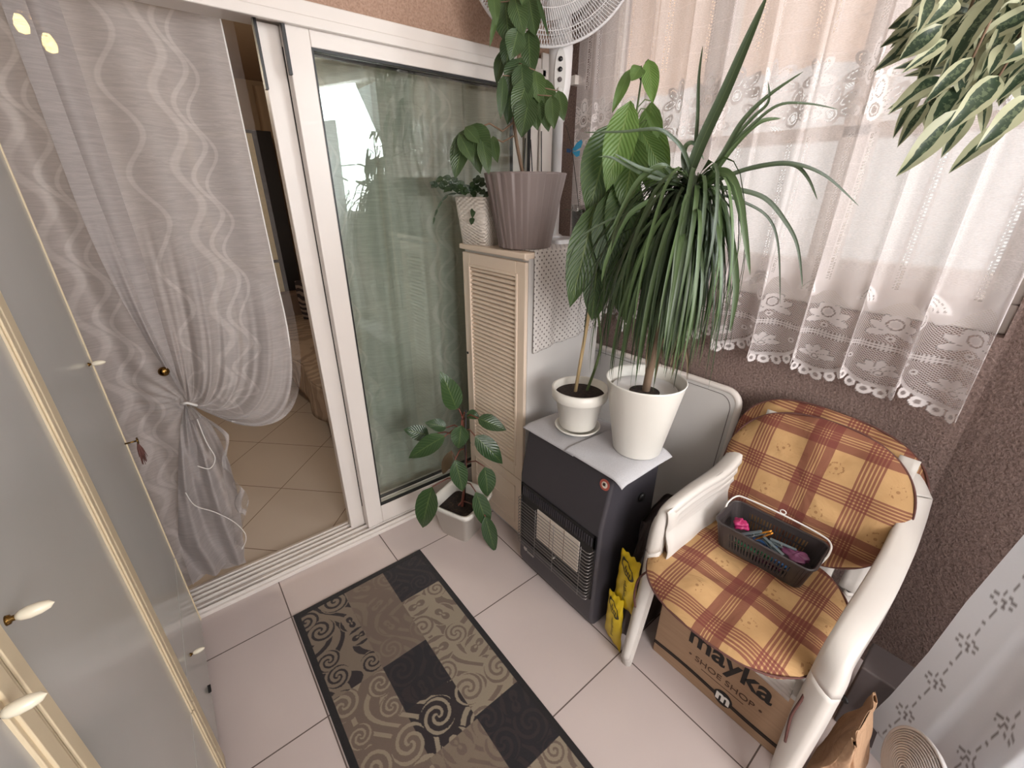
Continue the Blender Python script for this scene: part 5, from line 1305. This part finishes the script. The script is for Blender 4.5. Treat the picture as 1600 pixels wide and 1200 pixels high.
for (b, t, w, tn, dz_) in FL:
    B = leafpx(mb, b, t, w*1.15, D+dz_, D+dz_-.02, .08, .25, tn, .8, curl=.06)
    q = min(fs_, key=lambda p: abs(p.z-(B.z-.03))); sm.tube([q, q.lerp(B, .55)+V((0, 0, .02)), B, B.lerp(at(*t, D+dz_), .05)], [.0034, .003, .0026, .002], 6)
B = leafpx(dm, (705, 704), (692, 741), 18, D-.02, None, .05, .3, .5, .9); sm.tube([fs_[6], B], .002, 5)
sm.tube([fs_[2]+V((0, 0, 0)), at(716, 790, D-.02)], .004, 6)
sm.build('stem', M['stem_red'], fp_, smooth=True); mb.build('leaves', M['philo'], fp_, smooth=True); dm.build('withered_leaf', M['dry'], fp_, smooth=True, label='withered brown leaf')
MB().tube([FP+V((.012, -.012, .12)), at(728, 640, D-.02)], .0032, 8).build('support_stick', M['dark_wood'], fp_, smooth=True)

# weeping fig, upper right, nearest the camera
fg = thing('hanging_fig', 'variegated weeping fig with cream-edged leaves hanging in at the upper right corner', 'plant', (.93, .02, 2.02))
MB().lathe([(.0001, 0), (.07, 0), (.095, .14), (.10, .145), (.095, .147), (.09, .12), (.0001, .12)], (.93, .02, 2.10), 40).build('pot', M['pot_white'], fg, smooth=True)
cds = MB()
for k in range(3): a = 2*pi*k/3; cds.tube([V((.93+.097*cos(a), .02+.097*sin(a), 2.245)), V((.93, .02, 2.5))], .0015, 5)
cds.build('hanger', M['black'], fg)
mb = MB(); sm = MB(); rg = random.Random(5)
src = V((.93, .02, 2.23)); tips = [((1440, 60), .68), ((1470, 120), .62), ((1520, 90), .58), ((1500, 170), .60), ((1560, 120), .58), ((1590, 60), .60), ((1490, 20), .66), ((1545, 30), .62), ((1610, 150), .58), ((1450, 160), .64), ((1580, 190), .60), ((1630, 60), .58)]
for (tx, ty), dd in tips:
    T_ = at(tx, ty, dd); mid = src.lerp(T_, .5)+V((rg.uniform(-.04, .04), rg.uniform(-.04, .04), .06)); P_ = catmull([src, mid, T_], 8); sm.tube(P_, [.0028-.0016*i/len(P_) for i in range(len(P_))], 6)
    for k in range(8, 17, 2):
        p = P_[k]; L = rg.uniform(.055, .085); d = V((-RT.x*rg.uniform(.1, 1.1)+rg.uniform(-.2, .2), -RT.y*rg.uniform(.1, 1.1)+rg.uniform(-.2, .2), -rg.uniform(.35, 1.0))).normalized()
        mb.leaf(p, p+d*L, L*rg.uniform(.30, .42), V((0, 0, CH))-p+V((rg.uniform(-.4, .4), rg.uniform(-.4, .4), rg.uniform(0, .6))), .14, .3, .8, 8, rg.random(), .06)
FGL = [((1500, 90), (1400, 105), 26), ((1480, 62), (1412, 112), 24), ((1475, 20), (1425, 50), 18), ((1520, 20), (1450, 22), 22), ((1570, 45), (1478, 88), 36), ((1500, 100), (1415, 118), 22), ((1478, 128), (1390, 168), 26), ((1440, 140), (1395, 215), 20), ((1478, 130), (1430, 200), 24), ((1500, 130), (1440, 240), 40), ((1515, 165), (1472, 245), 32), ((1570, 60), (1520, 140), 30), ((1555, 115), (1500, 130), 24), ((1595, 60), (1568, 150), 30), ((1600, 0), (1590, 58), 26), ((1545, 5), (1500, 35), 22), ((1465, 90), (1432, 130), 20), ((1600, 100), (1560, 165), 34), ((1540, 150), (1535, 210), 18), ((1430, 25), (1418, 45), 16), ((1600, 110), (1600, 170), 40), ((1460, 150), (1445, 200), 22)]
for i, (b, t, w) in enumerate(FGL): dd = .62+rg.uniform(-.05, .06); leafpx(mb, b, t, w, dd, dd-.01, .14, .3, rg.random(), .8, curl=.05)
for q in range(90):
    bx_, by_ = rg.uniform(1440, 1660), rg.uniform(-60, 100)
    if bx_ < 1500 and by_ > 60: continue
    dd = .64+rg.uniform(-.08, .10); ang_ = rg.uniform(-.2, 1.25); L = rg.uniform(55, 100)
    leafpx(mb, (bx_, by_), (bx_-L*sin(ang_), by_+L*cos(ang_)), rg.uniform(24, 40), dd, dd+rg.uniform(-.03, .03), .14, .3, rg.random(), .8, curl=.05)
sm.build('branches', M['stem_brown'], fg, smooth=True); mb.build('leaves', M['ficus'], fg, smooth=True)

# ------------------------------------------------------------------ pedestal fan on the cabinet
FX, FY = 1.392, 1.44
pf = thing('pedestal_fan', 'white standing fan on the cabinet behind the grey pot, grille at the top edge', 'fan', (FX, FY, CZ))
MB().add([V((FX, FY, CZ))+V((*sup(2*pi*k/48, .088, .115, 6), 0)) for k in range(48)]+[V((FX, FY, CZ))+V((*sup(2*pi*k/48, .086, .113, 6), .022)) for k in range(48)], [tuple(range(48))[::-1], tuple(range(48, 96))]+[(k, (k+1) % 48, 48+(k+1) % 48, 48+k) for k in range(48)]).build('base', M['fan_plastic'], pf, bevel=.004)
pz = lambda px_, py_: at(px_, py_, FX*FH.x+FY*FH.y)
z1_ = pz(880, 190).z; z2_ = pz(880, 66).z
MB().lathe([(.0001, .022), (.045, .022), (.035, .032), (.024, .036), (.0215, .05), (.0215, z1_-CZ), (.025, z1_-CZ+.0), (.025, z1_-CZ+.02), (.0001, z1_-CZ+.02)], (FX, FY, CZ), 32).build('pole', M['fan_plastic'], pf, smooth=True)
fn_ = V((-FX, -FY, 0)).normalized(); fr2 = V((0, 0, 1)).cross(fn_).normalized()
mb = MB(); K_ = 14
def bodyring(z, w, d): return [V((FX, FY, z))+fr2*(w*cos(2*pi*k/24))+fn_*(d*sin(2*pi*k/24)) for k in range(24)]
rings = [bodyring(z1_+.01, .026, .026), bodyring(z1_+.06, .034, .032), bodyring((z1_+z2_)/2, .043, .036), bodyring(z2_-.02, .045, .036), bodyring(z2_+.06, .035, .032), bodyring(z2_+.20, .028, .03)]
mb.add([p for r in rings for p in r], [(i*24+k, i*24+(k+1) % 24, (i+1)*24+(k+1) % 24, (i+1)*24+k) for i in range(5) for k in range(24)]+[tuple(range(24))[::-1], tuple(5*24+k for k in range(24))])
mb.build('control_column', M['fan_plastic'], pf, smooth=True)
zc_ = (z1_+z2_)/2+.02
MB().add([V((FX, FY, zc_))+fn_*.038+fr2*(.021*cos(2*pi*k/32))+V((0, 0, .085*sin(2*pi*k/32))) for k in range(32)], [tuple(range(32))]).build('control_panel', M['laminate'], pf, solid=.002)
for k, mt in enumerate(('black', 'black', 'greytile', 'laminate')):
    MB().lathe([(.0001, 0), (.008, 0), (.0085, .003), (.006, .006), (.0001, .0065)], V((FX, FY, zc_+.048-.032*k))+fn_*.038, 16, Matrix((fr2, V((0, 0, 1)), fn_)).transposed() @ Matrix.Identity(3)).build('button', M[mt], pf, smooth=True)
hc = at(866, -84, FX*FH.x+FY*FH.y)+fn_*.06; FR = .30
mb = MB(); ga, gb = fr2, V((0, 0, 1))
def dome(r): return .055*(1-(r/FR)**2)
for s_ in (1, -1):
    for k in range(180): w = 2*pi*k/180; mb.tube([hc+ga*r*cos(w+.35*r/FR*s_)+gb*r*sin(w+.35*r/FR*s_)+fn_*s_*(dome(r)+.01) for r in (.06, .13, .20, .26, FR)], .0015, 4, cap=False)
    for r in (.06, .13, .20, .26): mb.tube([hc+ga*r*cos(w*pi/30)+gb*r*sin(w*pi/30)+fn_*s_*(dome(r)+.01) for w in range(60)], .0018, 5, closed=True)
mb.build('grille', M['fan_plastic'], pf, smooth=True)
MB().tube([hc+ga*FR*cos(w*pi/36)+gb*FR*sin(w*pi/36) for w in range(72)], .006, 8, closed=True).build('grille_ring', M['fan_plastic'], pf, smooth=True)
mb = MB()
for k in range(5):
    w0 = k*2*pi/5; mb.grid(lambda u, v: hc+ga*(.03+.19*v)*cos(w0+(u-.5)*(1.0-.2*v))+gb*(.03+.19*v)*sin(w0+(u-.5)*(1.0-.2*v))+fn_*(.02*(u-.5)*2), 8, 8)
mb.build('blades', M['fan_plastic'], pf, smooth=True, solid=.002)
MB().lathe([(.0001, -.10), (.045, -.095), (.055, -.02), (.035, .02), (.03, .06), (.0001, .065)], hc, 30, Matrix((ga, gb, fn_)).transposed()).build('motor_hub', M['fan_plastic'], pf, smooth=True)

# orchid pot with a butterfly on a wire
OP = V((1.425, 1.305, CZ+.006)); oc = thing('orchid_pot', 'small clear orchid pot on the cabinet right of the fan pole', 'plant', tuple(OP))
OP = V((1.428, 1.318, CZ+.022)); oc.location = OP
MB().lathe([(.0001, 0), (.032, 0), (.042, .13), (.044, .132), (.042, .134), (.040, .13), (.030, .003)], OP, 36).build('pot', M['clear_plastic'], oc, smooth=True)
MB().lathe([(.0001, .004), (.029, .004), (.0375, .105), (.0001, .11)], OP, 30).build('bark_mix', M['soil'], oc, smooth=True)
mb = MB()
for a, L in ((.5, .06), (2.4, .07), (3.9, .06), (5.3, .05)): mb.leaf(OP+V((0, 0, .085)), OP+V((L*cos(a), L*sin(a), .115)), .030, (0, 0, 1), .2, .3, .8, 8, .1)
mb.build('leaves', M['philo'], oc, smooth=True)
wt = at(884, 196, OP.dot(FH)); wb = at(894, 236, OP.dot(FH))
MB().tube(catmull([OP+V((0, 0, .07)), wb, wt], 6), .0014, 6).build('wire', M['ink'], oc, smooth=True)
bf = thing('butterfly_pick', 'blue paper butterfly clipped on the orchid wire beside the lace curtain', 'decoration', tuple(wb))
def wing(name, P_, mt): MB().add([V(wb)+RT*x+UP*y+FW*z for x, y, z in P_], [tuple(range(len(P_)))]).build(name, M[mt], bf, solid=.0008)
wing('wing', [(0, .004, 0), (.018, .030, -.004), (.036, .042, -.006), (.040, .030, -.008), (.034, .010, -.008), (.012, -.002, -.004)], 'blue')
wing('wing', [(0, -.002, 0), (.014, -.004, -.004), (.030, -.002, -.008), (.028, -.022, -.006), (.016, -.026, -.004), (.006, -.014, -.002)], 'blue')
wing('wing', [(0, .003, .001), (-.010, .016, .012), (-.020, .020, .018), (-.020, .004, .016), (-.008, -.004, .006)], 'peg_blue')
MB().tube([V(wb)+UP*.012, V(wb)-UP*.014], [.0012, .002], 6).build('body', M['black'], bf, smooth=True)

# ------------------------------------------------------------------ interior room
sb = thing('sofa_bed', 'low sofa bed with brown patterned cover in the room behind the doorway', 'sofa', (1.2, 3.5, 0))
MB().box((.72, 2.40, .05), (1.95, 4.62, .26)).build('base', M['sofa_dark'], sb, bevel=.01)
MB().grid(lambda u, v: V((.60+1.38*v+.02*sin(u*22)*(1-v), 2.34+2.24*u, .455-.02*(1-v)**6+.006*sin(u*25)+.006*sin(v*12))), 60, 24).grid(lambda u, v: V((.60-.03*v+.016*sin(u*30)*v+.02*sin(u*22), 2.34+2.24*u, .435-.19*v-.02*sin(u*9)*v)), 80, 8).grid(lambda u, v: V((.60+1.38*u, 2.34-.02*v+.012*sin(u*30)*v, .44-.20*v)), 60, 6).build('bedcover', M['bedcover'], sb, smooth=True, solid=.012)
MB().box((.70, 4.50, .26), (1.95, 4.64, .68)).build('headboard', M['sofa_dark'], sb, bevel=.03)
MB().box((.66, 2.42, .27), (1.95, 4.5, .43)).build('mattress', M['sofa_dark'], sb, bevel=.03)
for (x, y) in ((.74, 2.45), (.74, 3.55), (.74, 4.5), (1.9, 2.45), (1.9, 4.5)): MB().box((x-.02, y-.02, 0), (x+.02, y+.02, .05)).build('foot', M['black'], sb)
pc = V((1.13, 4.32, .62)); pm = MB()
def pf_(u, v, s_): a, b = (u-.5)*2, (v-.5)*2; h = .07*((1-a*a)*(1-b*b))**.45; return pc+V((a*.20*(1-.06*b*b), s_*h+.05*b, b*.20*(1-.06*a*a)))
pm.grid(lambda u, v: pf_(u, v, 1), 16, 16); pm.grid(lambda u, v: pf_(1-u, v, -1), 16, 16)
po = pm.build('throw_cushion', M['cush_dark'], smooth=True); tag(po, 'dark damask cushion standing at the far end of the sofa bed', 'cushion')
dc = thing('display_cabinet', 'tall dark display cabinet with beige framed doors far inside the room', 'cabinet', (.75, 4.9, 0))
MB().box((.20, 4.86, 0), (1.10, 5.25, 2.06)).build('carcass', M['dark_wood'], dc, bevel=.004)
for (z0, z1) in ((.10, .92), (.95, 2.03)):
    f = MB(); x0, x1 = .42, .935; w = .045
    for a in ((x0, x0+w, z0, z1), (x1-w, x1, z0, z1), (x0+w, x1-w, z0, z0+w), (x0+w, x1-w, z1-w, z1)): f.box((a[0], 4.838, a[2]), (a[1], 4.858, a[3]))
    d = f.build('door', M['beige_panel'], dc); MB().box((x0+w, 4.846, z0+w), (x1-w, 4.85, z1-w)).build('glass_pane', M['cush_dark'], d)
def icf(u, v): return V((1.14+.9*u, 5.42+.03*sin(u*40), 2.5-2.4*v))
ic = MB().grid(icf, 90, 4).build('drape', M['int_wall'], smooth=True); tag(ic, 'beige floor length drape on the far wall of the room', 'drape')
ch_ = thing('ceiling_lamp', 'ceiling lamp with two lit bulbs glimpsed through the top left of the organza curtain', 'lamp', (-.25, 2.75, 2.3))
L1, L2 = on(34, 40, 1, 2.8), on(78, 70, 1, 2.75)
ctr = (L1+L2)/2+V((0, .05, 0)); MB().tube([V((ctr.x, ctr.y, 2.55)), V((ctr.x, ctr.y, ctr.z+.06))], .008, 8).tube([ctr+V((0, 0, .08)), L1+V((0, 0, .05))], .006, 8).tube([ctr+V((0, 0, .08)), L2+V((0, 0, .05))], .006, 8).build('arm', M['brass'], ch_, smooth=True)
for L in (L1, L2): MB().lathe([(.0001, -.028), (.016, -.022), (.022, 0), (.018, .02), (.010, .035), (.0001, .036)], L, 20).build('bulb', M['bulb'], ch_, smooth=True)

# ------------------------------------------------------------------ light
w = bpy.data.worlds.new('sky'); bpy.context.scene.world = w; w.use_nodes = True; t = w.node_tree; t.nodes.clear()
o = t.nodes.new('ShaderNodeOutputWorld'); b = t.nodes.new('ShaderNodeBackground'); t.links.new(b.outputs[0], o.inputs[0])
tc = t.nodes.new('ShaderNodeTexCoord'); sp_ = t.nodes.new('ShaderNodeSeparateXYZ'); t.links.new(tc.outputs['Generated'], sp_.inputs[0])
rp = t.nodes.new('ShaderNodeValToRGB'); t.links.new(sp_.outputs[2], rp.inputs[0])
rp.color_ramp.elements[0].position = .0; rp.color_ramp.elements[0].color = (.75, .72, .70, 1); rp.color_ramp.elements[1].position = .35; rp.color_ramp.elements[1].color = (.93, .97, 1.0, 1)
t.links.new(rp.outputs[0], b.inputs[0]); b.inputs[1].default_value = WORLD
def area(name, loc, dirv, sx, sy, power, col, portal=False):
    l = bpy.data.lights.new(name, 'AREA'); l.shape = 'RECTANGLE'; l.size = sx; l.size_y = sy; l.energy = power; l.color = col
    o = bpy.data.objects.new(name, l); C.objects.link(o); o.location = loc; o.rotation_euler = V(dirv).to_track_quat('-Z', 'Z').to_euler()
    if portal: l.cycles.is_portal = True
    return o
area('window_portal', (1.90, .765, 1.79), (-1, 0, 0), 1.46, 1.14, 1, (1, 1, 1), True)
pp = ang(.98, .25, 1.88); nin = V((NDIR.y, -NDIR.x, 0)); nin = nin if nin.x < 0 else -nin
area('window_portal', pp, nin, 1.64, 1.08, 1, (1, 1, 1), True)
def plight(name, loc, e, c, r=.05):
    l = bpy.data.lights.new(name, 'POINT'); l.energy = e; l.color = c; l.shadow_soft_size = r; o = bpy.data.objects.new(name, l); C.objects.link(o); o.location = loc
area('added_back_fill', (-.1, -2.1, 1.7), (.45, 1, -.10), 2.1, 1.3, BACKL, (1, .97, .95))  # added fill lamp behind the camera, shining in through the added window
area('daylight_near_window', ang(.98, .30, 1.9), nin+V((0, 0, -.15)), 1.6, 1.0, NEARL, (.98, .98, 1))
plight('lamp_light', (ctr.x, ctr.y, ctr.z-.02), INTP, (1, .88, .74))
vs_ = bpy.context.scene.view_settings; vs_.view_transform = 'Standard'; vs_.look = 'None'; vs_.exposure = EXPO; vs_.gamma = 1
vs_.use_curve_mapping = False
